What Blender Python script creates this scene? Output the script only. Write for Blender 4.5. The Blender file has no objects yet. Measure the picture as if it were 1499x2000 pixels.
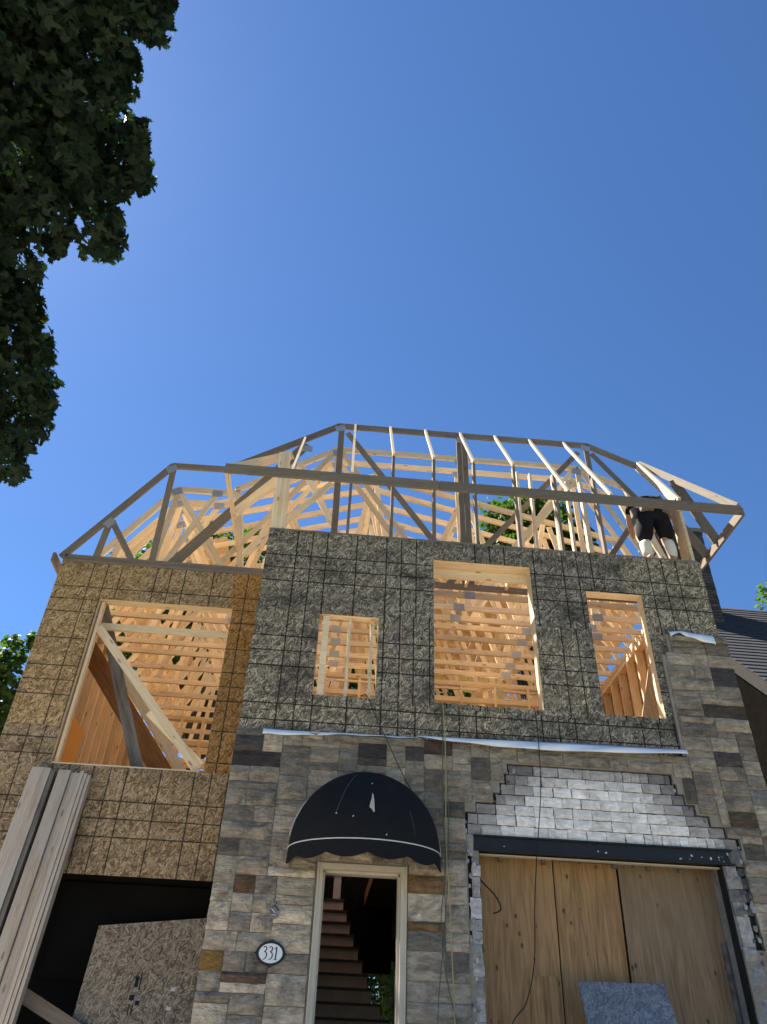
import bpy, bmesh, math, random
import numpy as np
from mathutils import Vector, Matrix, noise as mnoise

random.seed(7)
rng = np.random.default_rng(7)
scene = bpy.context.scene
COL = scene.collection

# ---------------------------------------------------------------- camera
YAW, PITCH, ROLL = math.radians(3.4915), math.radians(38.0075), math.radians(2.4349)
cd = bpy.data.cameras.new('camera')
cam = bpy.data.objects.new('camera', cd)
COL.objects.link(cam)
_f = Vector((math.sin(YAW)*math.cos(PITCH), math.cos(YAW)*math.cos(PITCH), math.sin(PITCH)))
_r = Vector((math.cos(YAW), -math.sin(YAW), 0))
_u = _r.cross(_f)
_r2 = _r*math.cos(ROLL) + _u*math.sin(ROLL)
_u2 = -_r*math.sin(ROLL) + _u*math.cos(ROLL)
cam.matrix_world = Matrix(((_r2.x, _u2.x, -_f.x, 1.038), (_r2.y, _u2.y, -_f.y, -8.533),
                           (_r2.z, _u2.z, -_f.z, 1.6), (0, 0, 0, 1)))
cd.sensor_fit = 'VERTICAL'
cd.sensor_height = 24.0
cd.lens = 1492.37/2000*24.0
cd.clip_end = 2000
scene.camera = cam

# ---------------------------------------------------------------- sky and sun
SUN_EL = math.radians(54)
SUN_H = Vector((-0.82, 0.57, 0)).normalized()
SUN_DIR = Vector((SUN_H.x*math.cos(SUN_EL), SUN_H.y*math.cos(SUN_EL), math.sin(SUN_EL)))
world = bpy.data.worlds.new('World')
scene.world = world
world.use_nodes = True
wn = world.node_tree
sky = wn.nodes.new('ShaderNodeTexSky')
sky.sky_type = 'NISHITA'
sky.sun_disc = False
sky.sun_elevation = SUN_EL
sky.sun_rotation = math.atan2(SUN_H.x, SUN_H.y)
sky.altitude = 300
sky.air_density = 1.0
sky.dust_density = 0.2
sky.ozone_density = 10.0
bg = wn.nodes['Background']
bg.inputs['Strength'].default_value = 0.05
hue = wn.nodes.new('ShaderNodeHueSaturation')
hue.inputs['Saturation'].default_value = 1.05
wn.links.new(sky.outputs['Color'], hue.inputs['Color'])
wn.links.new(hue.outputs['Color'], bg.inputs['Color'])
sl = bpy.data.lights.new('sun', 'SUN')
sl.energy = 5.0
sl.angle = math.radians(0.5)
sl.color = (1.0, 0.93, 0.82)
sun = bpy.data.objects.new('sun', sl)
COL.objects.link(sun)
sun.rotation_euler = (-SUN_DIR).to_track_quat('-Z', 'Y').to_euler()
sun.location = SUN_DIR*60
vs = scene.view_settings
vs.view_transform = 'Standard'
vs.look = 'None'
vs.exposure = 1.82
vs.gamma = 1.0
vs.use_curve_mapping = False
scene.cycles.max_bounces = 14
scene.cycles.diffuse_bounces = 9

# ---------------------------------------------------------------- node helper
class NT:
    def __init__(s, name):
        s.m = bpy.data.materials.new(name)
        s.m.use_nodes = True
        s.t = s.m.node_tree
        s.b = s.t.nodes['Principled BSDF']
        s.out = s.t.nodes['Material Output']
    def n(s, typ, inp=None, **kw):
        nd = s.t.nodes.new('ShaderNode'+typ)
        for k, v in kw.items():
            setattr(nd, k, v)
        if inp:
            for k, v in inp.items():
                s.set(nd.inputs[k], v)
        return nd
    def set(s, sock, v):
        if isinstance(v, bpy.types.NodeSocket):
            s.t.links.new(v, sock)
        elif isinstance(v, (tuple, list)) and len(v) == 3 and sock.type == 'RGBA':
            sock.default_value = (*v, 1)
        else:
            sock.default_value = v
    def math(s, op, a, b=0.0, c=None, clamp=False):
        nd = s.n('Math', operation=op, use_clamp=clamp)
        s.set(nd.inputs[0], a); s.set(nd.inputs[1], b)
        if c is not None: s.set(nd.inputs[2], c)
        return nd.outputs[0]
    def vmath(s, op, a, b):
        nd = s.n('VectorMath', operation=op)
        s.set(nd.inputs[0], a)
        s.set(nd.inputs[1] if op != 'SCALE' else nd.inputs['Scale'], b)
        return nd.outputs[0]
    def mix(s, f, a, b, blend='MIX'):
        nd = s.n('Mix', data_type='RGBA', blend_type=blend)
        s.set(nd.inputs[0], f); s.set(nd.inputs[6], a); s.set(nd.inputs[7], b)
        return nd.outputs[2]
    def ramp(s, f, stops, interp='LINEAR'):
        nd = s.n('ValToRGB')
        cr = nd.color_ramp
        cr.interpolation = interp
        while len(cr.elements) < len(stops): cr.elements.new(0.5)
        for e, (p, c) in zip(cr.elements, stops):
            e.position = p
            e.color = (*c, 1) if len(c) == 3 else c
        s.set(nd.inputs[0], f)
        return nd.outputs[0]
    def noise(s, vec, scale, detail=4, rough=.55, dist=0.0):
        nd = s.n('TexNoise', {'Scale': scale, 'Detail': detail, 'Roughness': rough, 'Distortion': dist})
        if vec is not None: s.set(nd.inputs['Vector'], vec)
        return nd.outputs['Fac']
    def mapping(s, vec, loc=(0, 0, 0), rot=(0, 0, 0), scale=(1, 1, 1)):
        nd = s.n('Mapping', {'Location': loc, 'Rotation': rot, 'Scale': scale})
        s.set(nd.inputs['Vector'], vec)
        return nd.outputs[0]
    def coord(s, k): return s.n('TexCoord').outputs[k]
    def bump(s, h, strength=.3, dist=.01):
        nd = s.n('Bump', {'Strength': strength, 'Distance': dist})
        s.set(nd.inputs['Height'], h)
        s.set(s.b.inputs['Normal'], nd.outputs[0])
    def fin(s, color, rough=.8, spec=.3, metal=0.0):
        s.set(s.b.inputs['Base Color'], color)
        s.set(s.b.inputs['Roughness'], rough)
        s.set(s.b.inputs['Specular IOR Level'], spec)
        s.set(s.b.inputs['Metallic'], metal)
        return s.m
    def rnd_off(s, vec, k=37.0):
        oi = s.n('ObjectInfo').outputs['Random']
        v = s.math('MULTIPLY', oi, k)
        c = s.n('CombineXYZ', {0: v, 1: s.math('MULTIPLY', v, 1.7), 2: s.math('MULTIPLY', v, .6)}).outputs[0]
        return s.vmath('ADD', vec, c)

M = {}
def lum(name, dark, light, knot=(.10, .05, .02), var=.35, sat=1.0, grey=None):
    s = NT(name)
    v = s.rnd_off(s.coord('Object'))
    g = s.noise(s.mapping(v, scale=(1.2, 22, 22)), 3.0, 5, .6, .4)
    big = s.noise(s.mapping(v, scale=(.8, 4, 4)), 2.0, 2)
    c = s.ramp(g, [(.3, dark), (.72, light)])
    oi = s.n('ObjectInfo').outputs['Random']
    val = s.math('ADD', s.math('MULTIPLY', oi, var), 1-var*.55)
    val = s.math('MULTIPLY', val, s.math('ADD', s.math('MULTIPLY', big, .4), .8))
    hsv = s.n('HueSaturation', {'Color': c, 'Value': val, 'Saturation': sat})
    c = hsv.outputs[0]
    if grey:
        w = s.noise(s.mapping(v, scale=(.7, 5, 5)), 2.2, 3)
        c = s.mix(s.ramp(w, [(.4, (0, 0, 0)), (.65, (.8, .8, .8))]), c, grey)
    vo = s.n('TexVoronoi', {'Scale': 1.0, 'Randomness': 1.0}, feature='F1')
    s.set(vo.inputs['Vector'], s.mapping(v, scale=(2.6, 9, 9)))
    k = s.ramp(vo.outputs['Distance'], [(.08, (1, 1, 1)), (.14, (0, 0, 0))])
    c = s.mix(s.math('MULTIPLY', k, .6), c, knot)
    s.bump(g, .25, .004)
    M[name] = s.fin(c, .75, .25)
lum('lumber', (.69, .52, .32), (.87, .71, .49))
lum('lumber_weathered', (.15, .115, .08), (.27, .212, .155), grey=(.17, .15, .128), knot=(.06, .035, .02))
lum('lumber_grey', (.30, .235, .17), (.55, .465, .37), grey=(.42, .385, .34), knot=(.09, .06, .04), var=.45)
lum('lumber_dark', (.16, .07, .025), (.30, .14, .05), var=.3)
lum('lumber_mid', (.38, .285, .18), (.56, .44, .30), grey=(.46, .40, .32))
lum('lumber_old', (.07, .06, .05), (.17, .145, .12), grey=(.2, .19, .18), var=.2)

LX = [16, 24, 32, 48, 64, 72, 80]
LY = [16, 24, 32]
def osb(name, cols, lines=1.0, stain=.6, vertical=False, sc=1.0):
    s = NT(name)
    uv = s.n('UVMap', uv_map='UVMap').outputs[0]
    oi = s.n('ObjectInfo').outputs['Random']
    off = s.n('CombineXYZ', {0: s.math('MULTIPLY', oi, 31.0), 1: s.math('MULTIPLY', oi, 17.0)}).outputs[0]
    p = s.vmath('ADD', uv, off)
    wob = s.n('TexNoise', {'Scale': 2.5, 'Detail': 2.0})
    s.set(wob.inputs['Vector'], p)
    pw = s.vmath('ADD', p, s.vmath('SCALE', wob.outputs['Color'], .05))
    val = None
    lay = [(.2, 15, 75), (-.5, 14, 70), (1.2, 17, 85), (-1.25, 16, 75), (.7, 14, 65), (-.15, 15, 70), (1.7, 17, 80), (-.85, 13, 75)]
    for i, (r, a, b) in enumerate(lay):
        vo = s.n('TexVoronoi', {'Scale': 1.0}, feature='F1', voronoi_dimensions='2D')
        s.set(vo.inputs['Vector'], s.mapping(s.mapping(pw, loc=(i*3.1, i*1.7, 0), rot=(0, 0, r)), scale=(a*sc, b*sc, 1)))
        sep = s.n('SeparateColor'); s.set(sep.inputs[0], vo.outputs['Color'])
        if val is None: val = sep.outputs[0]
        else:
            sel = s.math('GREATER_THAN', sep.outputs[1], 1-1.25/(i+1.25))
            mx = s.n('Mix', data_type='FLOAT')
            s.set(mx.inputs[0], sel); s.set(mx.inputs[2], val); s.set(mx.inputs[3], sep.outputs[0])
            val = mx.outputs[0]
    fine = s.noise(s.mapping(s.mapping(pw, rot=(0, 0, .4)), scale=(30, 120, 1)), 1.0, 3)
    val2 = s.math('ADD', s.math('MULTIPLY', val, .85), s.math('MULTIPLY', fine, .2))
    c = s.ramp(val2, [(.05, cols[0]), (.38, cols[1]), (.7, cols[2]), (1.0, cols[3])])
    # stains
    if stain > 0:
        st = s.noise(s.vmath('MULTIPLY', p, (.8, 2.4, 1)), 1.5, 5, .6)
        f = s.ramp(st, [(.48, (0, 0, 0)), (.64, (1, 1, 1))])
        c = s.mix(s.math('MULTIPLY', f, stain), c, (.02, .018, .015))
    if lines > 0:
        sx = s.n('SeparateXYZ'); s.set(sx.inputs[0], uv)
        wv = s.noise(p, 6.0, 2)
        wv = s.math('MULTIPLY', s.math('SUBTRACT', wv, .5), .005)
        U, V = (sx.outputs[1], sx.outputs[0]) if vertical else (sx.outputs[0], sx.outputs[1])
        tot = None
        for ax, L in ((U, LX), (V, LY)):
            a = s.math('ADD', ax, wv)
            for q in L:
                k = s.math('COMPARE', a, q*.0254, .0085 if q % 16 == 0 else .0075)
                tot = k if tot is None else s.math('MAXIMUM', tot, k)
        br = s.ramp(s.noise(p, 3.0, 3), [(.25, (.75,)*3), (.5, (1, 1, 1))])
        c = s.mix(s.math('MULTIPLY', s.math('MULTIPLY', tot, br), lines), c, (.012, .011, .010))
    hs = s.n('HueSaturation', {'Color': c, 'Value': s.math('ADD', s.math('MULTIPLY', oi, .5), .78), 'Saturation': s.math('ADD', s.math('MULTIPLY', oi, .35), .82)})
    s.bump(val2, .35, .004)
    M[name] = s.fin(hs.outputs[0], .85, .2)
osb('osb_grey', [(.04, .033, .022), (.155, .128, .088), (.28, .235, .17), (.60, .52, .38)], .95, .58)
osb('osb_tan', [(.075, .05, .026), (.21, .145, .082), (.33, .24, .145), (.50, .38, .245)], .85, .3)
osb('osb_orange', [(.09, .045, .016), (.22, .12, .045), (.32, .19, .08), (.42, .27, .13)], .7, .05)
osb('osb_plain', [(.085, .062, .04), (.22, .168, .112), (.36, .285, .195), (.52, .43, .31)], 0, .1)
osb('osb_new', [(.2, .09, .03), (.42, .21, .075), (.55, .30, .12), (.68, .42, .2)], 0, 0)
osb('board_blue', [(.10, .115, .14), (.15, .17, .20), (.20, .225, .265), (.28, .31, .35)], 0, .15)

def simple(name, col, rough=.7, spec=.3, metal=0, var=.25, scale=6, bump=.0, obj=True):
    s = NT(name)
    v = s.rnd_off(s.coord('Object')) if obj else s.coord('Object')
    n1 = s.noise(v, scale, 5, .6)
    c = s.mix(n1, tuple(x*(1-var) for x in col), tuple(min(1, x*(1+var)) for x in col))
    if bump: s.bump(s.noise(v, scale*5, 4), bump, .01)
    M[name] = s.fin(c, rough, spec, metal)
simple('mortar', (.27, .24, .195), .95, .1, 0, .4, 9, .6)
simple('leather', (.16, .13, .10), .7, .3, 0, .4, 9, .3)
simple('scuff', (.11, .11, .115), .8, .2)
simple('gap_dark', (.03, .028, .026), .95, .1, 0, .6, 9, .6)  # dark backing colour behind the gaps around the block infill
simple('rubble', (.27, .26, .25), .95, .1, 0, .6, 7, .9)
simple('steel_black', (.010, .0095, .010), .5, .4, 0, .4, 14, .1)
simple('fabric_black', (.008, .0078, .008), .8, .25, 0, .5, 5, .15)
simple('trim_white', (.62, .61, .58), .6, .3, 0, .12)
simple('trim_beige', (.54, .48, .38), .6, .3, 0, .15, 5)
simple('membrane_shade', (.006, .0055, .005), .9, .15, 0, .5, 3, .2)  # black membrane; also painted-in darkness for recess walls and partitions
simple('wrap_white', (.78, .81, .86), .5, .4, 0, .08, 3)
simple('rope_yellow', (.36, .31, .15), .8, .2)
simple('rope_green', (.10, .12, .09), .8, .2)
simple('cord_black', (.02, .02, .02), .7, .2)
simple('cloth_black', (.010, .010, .012), .9, .15, 0, .4, 9, .3)
simple('sock_white', (.66, .62, .55), .9, .1, 0, .15, 20, .3)
simple('shoe', (.03, .026, .02), .7, .2)
simple('skin', (.42, .25, .17), .6, .3)
simple('hair', (.03, .02, .015), .7, .2)
simple('shaded_fascia', (.055, .053, .05), 1.0, .0, 0, .15, 3)  # neighbour's rake and soffit, shade painted into the dark colour
simple('bark', (.075, .06, .045), .95, .1, 0, .5, 8, .8)
simple('plaque_iron', (.014, .013, .013), .45, .4)
simple('plaque_white', (.72, .74, .74), .4, .4, 0, .04)
simple('ink', (.008, .008, .008), .5, .3)
simple('stair_wood', (.72, .55, .42), .6, .3, 0, .3, 4)
simple('stair_tread', (.07, .04, .022), .5, .4, 0, .3, 4)
simple('bounce_gravel', (.54, .47, .37), .95, .15, 0, .25, 9, .5)  # kept pale so the added yard reflects sunlight up the front
simple('asphalt', (.055, .055, .056), .9, .2, 0, .3, 12, .4)
simple('concrete_walk', (.30, .29, .27), .9, .2, 0, .2, 4, .3)
simple('subfloor', (.35, .22, .10), .85, .2, 0, .3, 3)
simple('shaded_brick', (.008, .007, .006), 1.0, .0, 0, .5, 9, .5)  # near-black colour stands in for the shadow on the neighbour's gable
simple('ledge_stone', (.20, .185, .155), .85, .2, 0, .25, 5, .3)

# coloured by the object: stones and blocks
def objcol(name, bumpy, streak=.5):
    s = NT(name)
    oi = s.n('ObjectInfo')
    v = s.vmath('ADD', s.coord('Object'), s.n('CombineXYZ', {0: s.math('MULTIPLY', oi.outputs['Random'], 53.0), 2: s.math('MULTIPLY', oi.outputs['Random'], 29.0)}).outputs[0])
    n1 = s.noise(s.mapping(v, scale=(1, 1, 2.6)), 5.0, 6, .65, .6)
    n2 = s.noise(v, 28.0, 4, .6)
    f = s.math('ADD', s.math('MULTIPLY', n1, 1.25), s.math('MULTIPLY', n2, .55))
    sc = s.math('MULTIPLY', s.math('ADD', f, .12), 1.0)
    cc = s.n('CombineXYZ', {0: sc, 1: sc, 2: sc}).outputs[0]
    c = s.mix(1.0, oi.outputs['Color'], cc, 'MULTIPLY')
    bed = s.noise(s.mapping(v, scale=(1.8, 1, 6)), 3.2, 6, .7, 1.2)
    bedm = s.ramp(bed, [(.36, (1-.42*streak,)*3), (.60, (1.12,)*3)])
    c = s.mix(1.0, c, bedm, 'MULTIPLY')
    d = s.ramp(s.noise(v, 3.2, 5, .7, 1.0), [(.48, (0, 0, 0)), (.68, (1, 1, 1))])
    c = s.mix(s.math('MULTIPLY', d, streak), c, (.035, .033, .032))
    s.bump(s.math('ADD', s.math('ADD', n1, bed), s.math('MULTIPLY', n2, .5)), bumpy, .04)
    M[name] = s.fin(c, .9, .15)
objcol('stone', .9, .6)
objcol('block', .2, .3)

# plywood hoarding: long vertical grain with knots
def ply(name, a, b, grey, greyamt):
    s = NT(name)
    v = s.rnd_off(s.coord('Object'), 11.0)
    wv = s.noise(s.mapping(v, scale=(9, 1, .7)), 2.0, 6, .6, 1.3)
    fine = s.noise(s.mapping(v, scale=(60, 1, 1.5)), 2.0, 3)
    c = s.ramp(s.math('ADD', s.math('MULTIPLY', wv, .75), s.math('MULTIPLY', fine, .3)), [(.38, a), (.62, b)])
    g = s.ramp(s.noise(s.mapping(v, scale=(1, 1, .5)), 1.5, 3), [(.35, (0, 0, 0)), (.65, (1, 1, 1))])
    c = s.mix(s.math('MULTIPLY', g, greyamt), c, grey)
    vo = s.n('TexVoronoi', {'Scale': 1.0}, feature='F1')
    s.set(vo.inputs['Vector'], s.mapping(v, scale=(7.5, .01, 4.2)))
    k = s.ramp(vo.outputs['Distance'], [(.07, (1, 1, 1)), (.14, (0, 0, 0))])
    c = s.mix(s.math('MULTIPLY', k, .8), c, (.04, .022, .012))
    s.bump(wv, .2, .004)
    M[name] = s.fin(c, .75, .25)
ply('plywood_warm', (.20, .105, .04), (.45, .26, .115), (.30, .19, .10), .35)
ply('plywood_grey', (.17, .105, .055), (.32, .215, .12), (.22, .165, .11), .5)
ply('plywood_pale', (.5, .36, .2), (.7, .55, .35), (.6, .5, .36), .3)

# galvanised truss plates: pressed rows of teeth
s = NT('galvanised')
v = s.coord('Object')
wv = s.n('TexWave', {'Scale': 18.0, 'Distortion': .3}, wave_type='BANDS', bands_direction='X')
s.set(wv.inputs['Vector'], v)
c = s.ramp(wv.outputs['Fac'], [(.35, (.16, .17, .18)), (.55, (.58, .6, .62))])
M['galvanised'] = s.fin(c, .45, .5, .35)

# leaves
def leafmat(name, a, b, trans=.35):
    s = NT(name)
    geo = s.n('NewGeometry')
    c = s.mix(geo.outputs['Random Per Island'], a, b)
    c = s.mix(s.noise(s.coord('Object'), .8, 2), c, tuple(x*.75 for x in a))
    s.fin(c, .6, .15 if 'maple' in name else .3)
    tr = s.n('BsdfTranslucent')
    s.set(tr.inputs['Color'], s.mix(1.0, c, (1.6, 1.9, .6), 'MULTIPLY'))
    ms = s.n('MixShader', {0: trans})
    s.t.links.new(s.b.outputs[0], ms.inputs[1]); s.t.links.new(tr.outputs[0], ms.inputs[2])
    s.t.links.new(ms.outputs[0], s.out.inputs['Surface'])
    M[name] = s.m
leafmat('leaf_maple', (.017, .032, .019), (.036, .058, .032), .22)
leafmat('leaf_mid', (.04, .075, .02), (.085, .14, .035), .35)
leafmat('leaf_bright', (.06, .11, .025), (.11, .17, .04), .4)

# shingles
s = NT('shingle')
v = s.coord('Object')
n1 = s.noise(s.mapping(v, scale=(3, 9, 9)), 2.0, 4)
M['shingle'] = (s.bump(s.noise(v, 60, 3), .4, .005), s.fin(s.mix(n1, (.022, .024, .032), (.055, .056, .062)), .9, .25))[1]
# chimney brick
s = NT('brick')
oi = s.n('NewGeometry').outputs['Random Per Island']
c = s.ramp(oi, [(0, (.05, .045, .042)), (.5, (.09, .08, .07)), (1, (.15, .13, .11))])
c = s.mix(s.noise(s.coord('Object'), 8, 4), c, (.05, .048, .046))
M['brick'] = s.fin(c, .95, .1)
# grass
s = NT('grass')
n1 = s.noise(s.coord('Object'), 1.3, 6, .7)
M['grass'] = s.fin(s.mix(n1, (.05, .085, .025), (.10, .13, .045)), .95, .1)

# ---------------------------------------------------------------- mesh helpers
def link(o, parent=None):
    COL.objects.link(o)
    if parent is not None:
        o.parent = parent
        w = Matrix.Identity(4)
        p = parent
        chain = []
        while p is not None:
            chain.append(p); p = p.parent
        for q in reversed(chain):
            w = w @ q.matrix_parent_inverse @ q.matrix_basis
        o.matrix_parent_inverse = w.inverted()
    return o
def tag(o, label=None, cat=None, group=None, kind=None):
    if label: o['label'] = label
    if cat: o['category'] = cat
    if group: o['group'] = group
    if kind: o['kind'] = kind
    return o
def empty(name, loc, parent=None):
    o = bpy.data.objects.new(name, None)
    o.location = loc
    o.empty_display_size = .2
    return link(o, parent)
def mesh(name, vs, fs, mat, parent=None, smooth=False, uv=None, mw=None):
    me = bpy.data.meshes.new(name)
    me.from_pydata([tuple(v) for v in vs], [], fs)
    if uv is not None:
        l = me.uv_layers.new(name='UVMap')
        for lp in me.loops:
            l.data[lp.index].uv = uv[lp.vertex_index]
    me.materials.append(M[mat])
    if smooth:
        for p in me.polygons: p.use_smooth = True
    me.update()
    o = bpy.data.objects.new(name, me)
    if mw is not None: o.matrix_basis = mw
    return link(o, parent)
BF = [(0, 3, 2, 1), (4, 5, 6, 7), (0, 1, 5, 4), (1, 2, 6, 5), (2, 3, 7, 6), (3, 0, 4, 7)]
def boxv(x0, x1, y0, y1, z0, z1):
    return [(x0, y0, z0), (x1, y0, z0), (x1, y1, z0), (x0, y1, z0), (x0, y0, z1), (x1, y0, z1), (x1, y1, z1), (x0, y1, z1)]
def box(name, x0, x1, y0, y1, z0, z1, mat, parent=None):
    c = Vector(((x0+x1)/2, (y0+y1)/2, (z0+z1)/2))
    return mesh(name, [Vector(v)-c for v in boxv(x0, x1, y0, y1, z0, z1)], BF, mat, parent, mw=Matrix.Translation(c))
def beam(name, p0, p1, w, h, mat, parent=None, up=(0, 0, 1), ext=0.0):
    """a length of timber: local X along it, h in the direction nearest to up, w across"""
    p0, p1 = Vector(p0), Vector(p1)
    d = (p1-p0); L = d.length; d.normalize()
    up = Vector(up)
    if abs(d.dot(up)) > .98: up = Vector((1, 0, 0))
    y = up.cross(d).normalized(); z = d.cross(y)
    mw = Matrix(((d.x, y.x, z.x, (p0.x+p1.x)/2), (d.y, y.y, z.y, (p0.y+p1.y)/2), (d.z, y.z, z.z, (p0.z+p1.z)/2), (0, 0, 0, 1)))
    l = L/2+ext
    return mesh(name, boxv(-l, l, -w/2, w/2, -h/2, h/2), BF, mat, parent, mw=mw)
def cells(x0, x1, z0, z1, holes, ok=None):
    """rectangle minus holes as a list of cells"""
    xs = sorted({x0, x1, *[min(max(v, x0), x1) for h in holes for v in h[:2]]})
    zs = sorted({z0, z1, *[min(max(v, z0), z1) for h in holes for v in h[2:]]})
    keep = {}
    for i in range(len(xs)-1):
        for j in range(len(zs)-1):
            cx, cz = (xs[i]+xs[i+1])/2, (zs[j]+zs[j+1])/2
            keep[i, j] = not any(h[0] < cx < h[1] and h[2] < cz < h[3] for h in holes)
    return xs, zs, keep
def sheet(name, x0, x1, z0, z1, y0, y1, holes, mat, parent, uvo=None, plane='xz', gap=.0015):
    """a wall sheet with cut-outs; thickness y0 (front) to y1; plane 'yz' builds it on a side wall"""
    x0 += gap; x1 -= gap; z0 += gap; z1 -= gap
    xs, zs, keep = cells(x0, x1, z0, z1, holes)
    if not any(keep.values()): return None
    vs, fs, uv, idx = [], [], [], {}
    uo = uvo or (x0-gap, z0-gap)
    def V(i, j, k):
        if (i, j, k) not in idx:
            idx[i, j, k] = len(vs)
            y = y0 if k == 0 else y1
            vs.append((xs[i], y, zs[j]) if plane == 'xz' else (y, xs[i], zs[j]))
            uv.append((xs[i]-uo[0], zs[j]-uo[1]))
        return idx[i, j, k]
    K = lambda i, j: keep.get((i, j), False)
    for (i, j), k in keep.items():
        if not k: continue
        fs.append((V(i, j, 0), V(i+1, j, 0), V(i+1, j+1, 0), V(i, j+1, 0)))
        fs.append((V(i, j, 1), V(i, j+1, 1), V(i+1, j+1, 1), V(i+1, j, 1)))
        if not K(i, j-1): fs.append((V(i, j, 0), V(i, j, 1), V(i+1, j, 1), V(i+1, j, 0)))
        if not K(i, j+1): fs.append((V(i, j+1, 0), V(i+1, j+1, 0), V(i+1, j+1, 1), V(i, j+1, 1)))
        if not K(i-1, j): fs.append((V(i, j, 0), V(i, j+1, 0), V(i, j+1, 1), V(i, j, 1)))
        if not K(i+1, j): fs.append((V(i+1, j, 0), V(i+1, j, 1), V(i+1, j+1, 1), V(i+1, j+1, 0)))
    return mesh(name, vs, fs, mat, parent, uv=uv)
def tube(name, pts, r, mat, parent=None, seg=6):
    pts = [Vector(p) for p in pts]
    vs, fs = [], []
    for i, p in enumerate(pts):
        d = (pts[min(i+1, len(pts)-1)]-pts[max(i-1, 0)]).normalized()
        a = d.cross(Vector((0, 1, .13))).normalized(); b = d.cross(a)
        rr = r[i] if isinstance(r, (list, tuple)) else r
        for k in range(seg):
            t = 2*math.pi*k/seg
            vs.append(p+a*math.cos(t)*rr+b*math.sin(t)*rr)
    for i in range(len(pts)-1):
        for k in range(seg):
            k2 = (k+1) % seg
            fs.append((i*seg+k, i*seg+k2, (i+1)*seg+k2, (i+1)*seg+k))
    fs.append(tuple(range(seg-1, -1, -1))); fs.append(tuple(range((len(pts)-1)*seg, len(pts)*seg)))
    return mesh(name, vs, fs, mat, parent, smooth=True)
def smoothpath(pts, n=6):
    P = [Vector(p) for p in pts]; out = []
    for i in range(len(P)-1):
        a, b, c, d = P[max(i-1, 0)], P[i], P[i+1], P[min(i+2, len(P)-1)]
        for k in range(n):
            t = k/n
            out.append(.5*((2*b)+(c-a)*t+(2*a-5*b+4*c-d)*t*t+(3*b-a-3*c+d)*t**3))
    out.append(P[-1])
    return out
# ================================================================ ground
def gz(y): return 1.3*min(1, max(0, (y+8.0)/7.0))
def strip(name, x0, x1, ys, mat, dz, nx=1):
    vs, fs = [], []
    for y in ys:
        for i in range(nx+1):
            vs.append((x0+(x1-x0)*i/nx, y, gz(y)+dz))
    for j in range(len(ys)-1):
        for i in range(nx):
            a = j*(nx+1)+i
            fs.append((a, a+1, a+nx+2, a+nx+1))
    return tag(mesh(name, vs, fs, mat), kind='structure')
strip('ground', -300, 300, [-300, -60, -8.0, -6, -4, -2, -1.0, 0, 20, 300], 'grass', 0, 8)
strip('bounce_yard', -14, 16, [-12.5, -8.0, -6, -4, -2, -1.0, -.1], 'bounce_gravel', .004)  # unseen pale yard, added to bounce light onto the facade
strip('driveway', 2.4, 5.9, [-8.0, -6, -4, -2, -1.0, -.1], 'concrete_walk', .008)
strip('footpath', .95, 2.1, [-8.0, -6, -4, -2, -1.0, -.1], 'concrete_walk', .008)
strip('road', -300, 300, [-21, -16, -13], 'asphalt', .004)

# ================================================================ house
house = empty('house', (1.5, 4.8, 1.3))
tag(house, 'two storey stone house being extended, with sheathed upper walls and bare timber roof frame', 'house')
ZT = 7.83
# windows of the main wall and of the wing (x0, x1, z0, z1)
W1, W2, W3 = (.803, 1.559, 5.455, 6.561), (2.268, 3.599, 5.455, 7.528), (4.336, 5.107, 5.455, 7.213)
WW = (-2.32, -.46, 4.81, 7.12)

# ---- sheathing of the main front
hs = [W1, W2, W3]
cut = [(5.23, 6.2, 4.5, 6.30), (5.33, 6.2, 6.0, 6.60)]     # stonework left standing at the right corner
rows = [(ZT-1.2192, ZT), (ZT-2*1.2192, ZT-1.2192), (4.985, ZT-2*1.2192)]
colsplit = [[0, 2.4384, 4.8768, 6.051], [0, 1.85, 4.2, 6.051], [0, 2.25, 3.15, 5.25]]
osbn = 0
for r, (z0, z1) in enumerate(rows):
    cs = colsplit[r]
    for i in range(len(cs)-1):
        if r == 1 and i == 1:
            # between the tall openings: narrow rips
            for a, b in ((1.85, 2.9), (2.9, 4.2)):
                sheet('osb_sheet', a, b, z0, z1, 0, .011, hs+cut, 'osb_grey', house, uvo=(a-.25 if a < 2 else 2.9-.6, z1-1.2192))
            continue
        uo = (cs[i], z1-1.2192)
        if r == 2: uo = (cs[i]-.3*(i % 2), z1-.56-.33)
        sheet('osb_sheet', cs[i], cs[i+1], z0, z1, 0, .011, hs+cut, 'osb_grey', house, uvo=uo)
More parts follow.
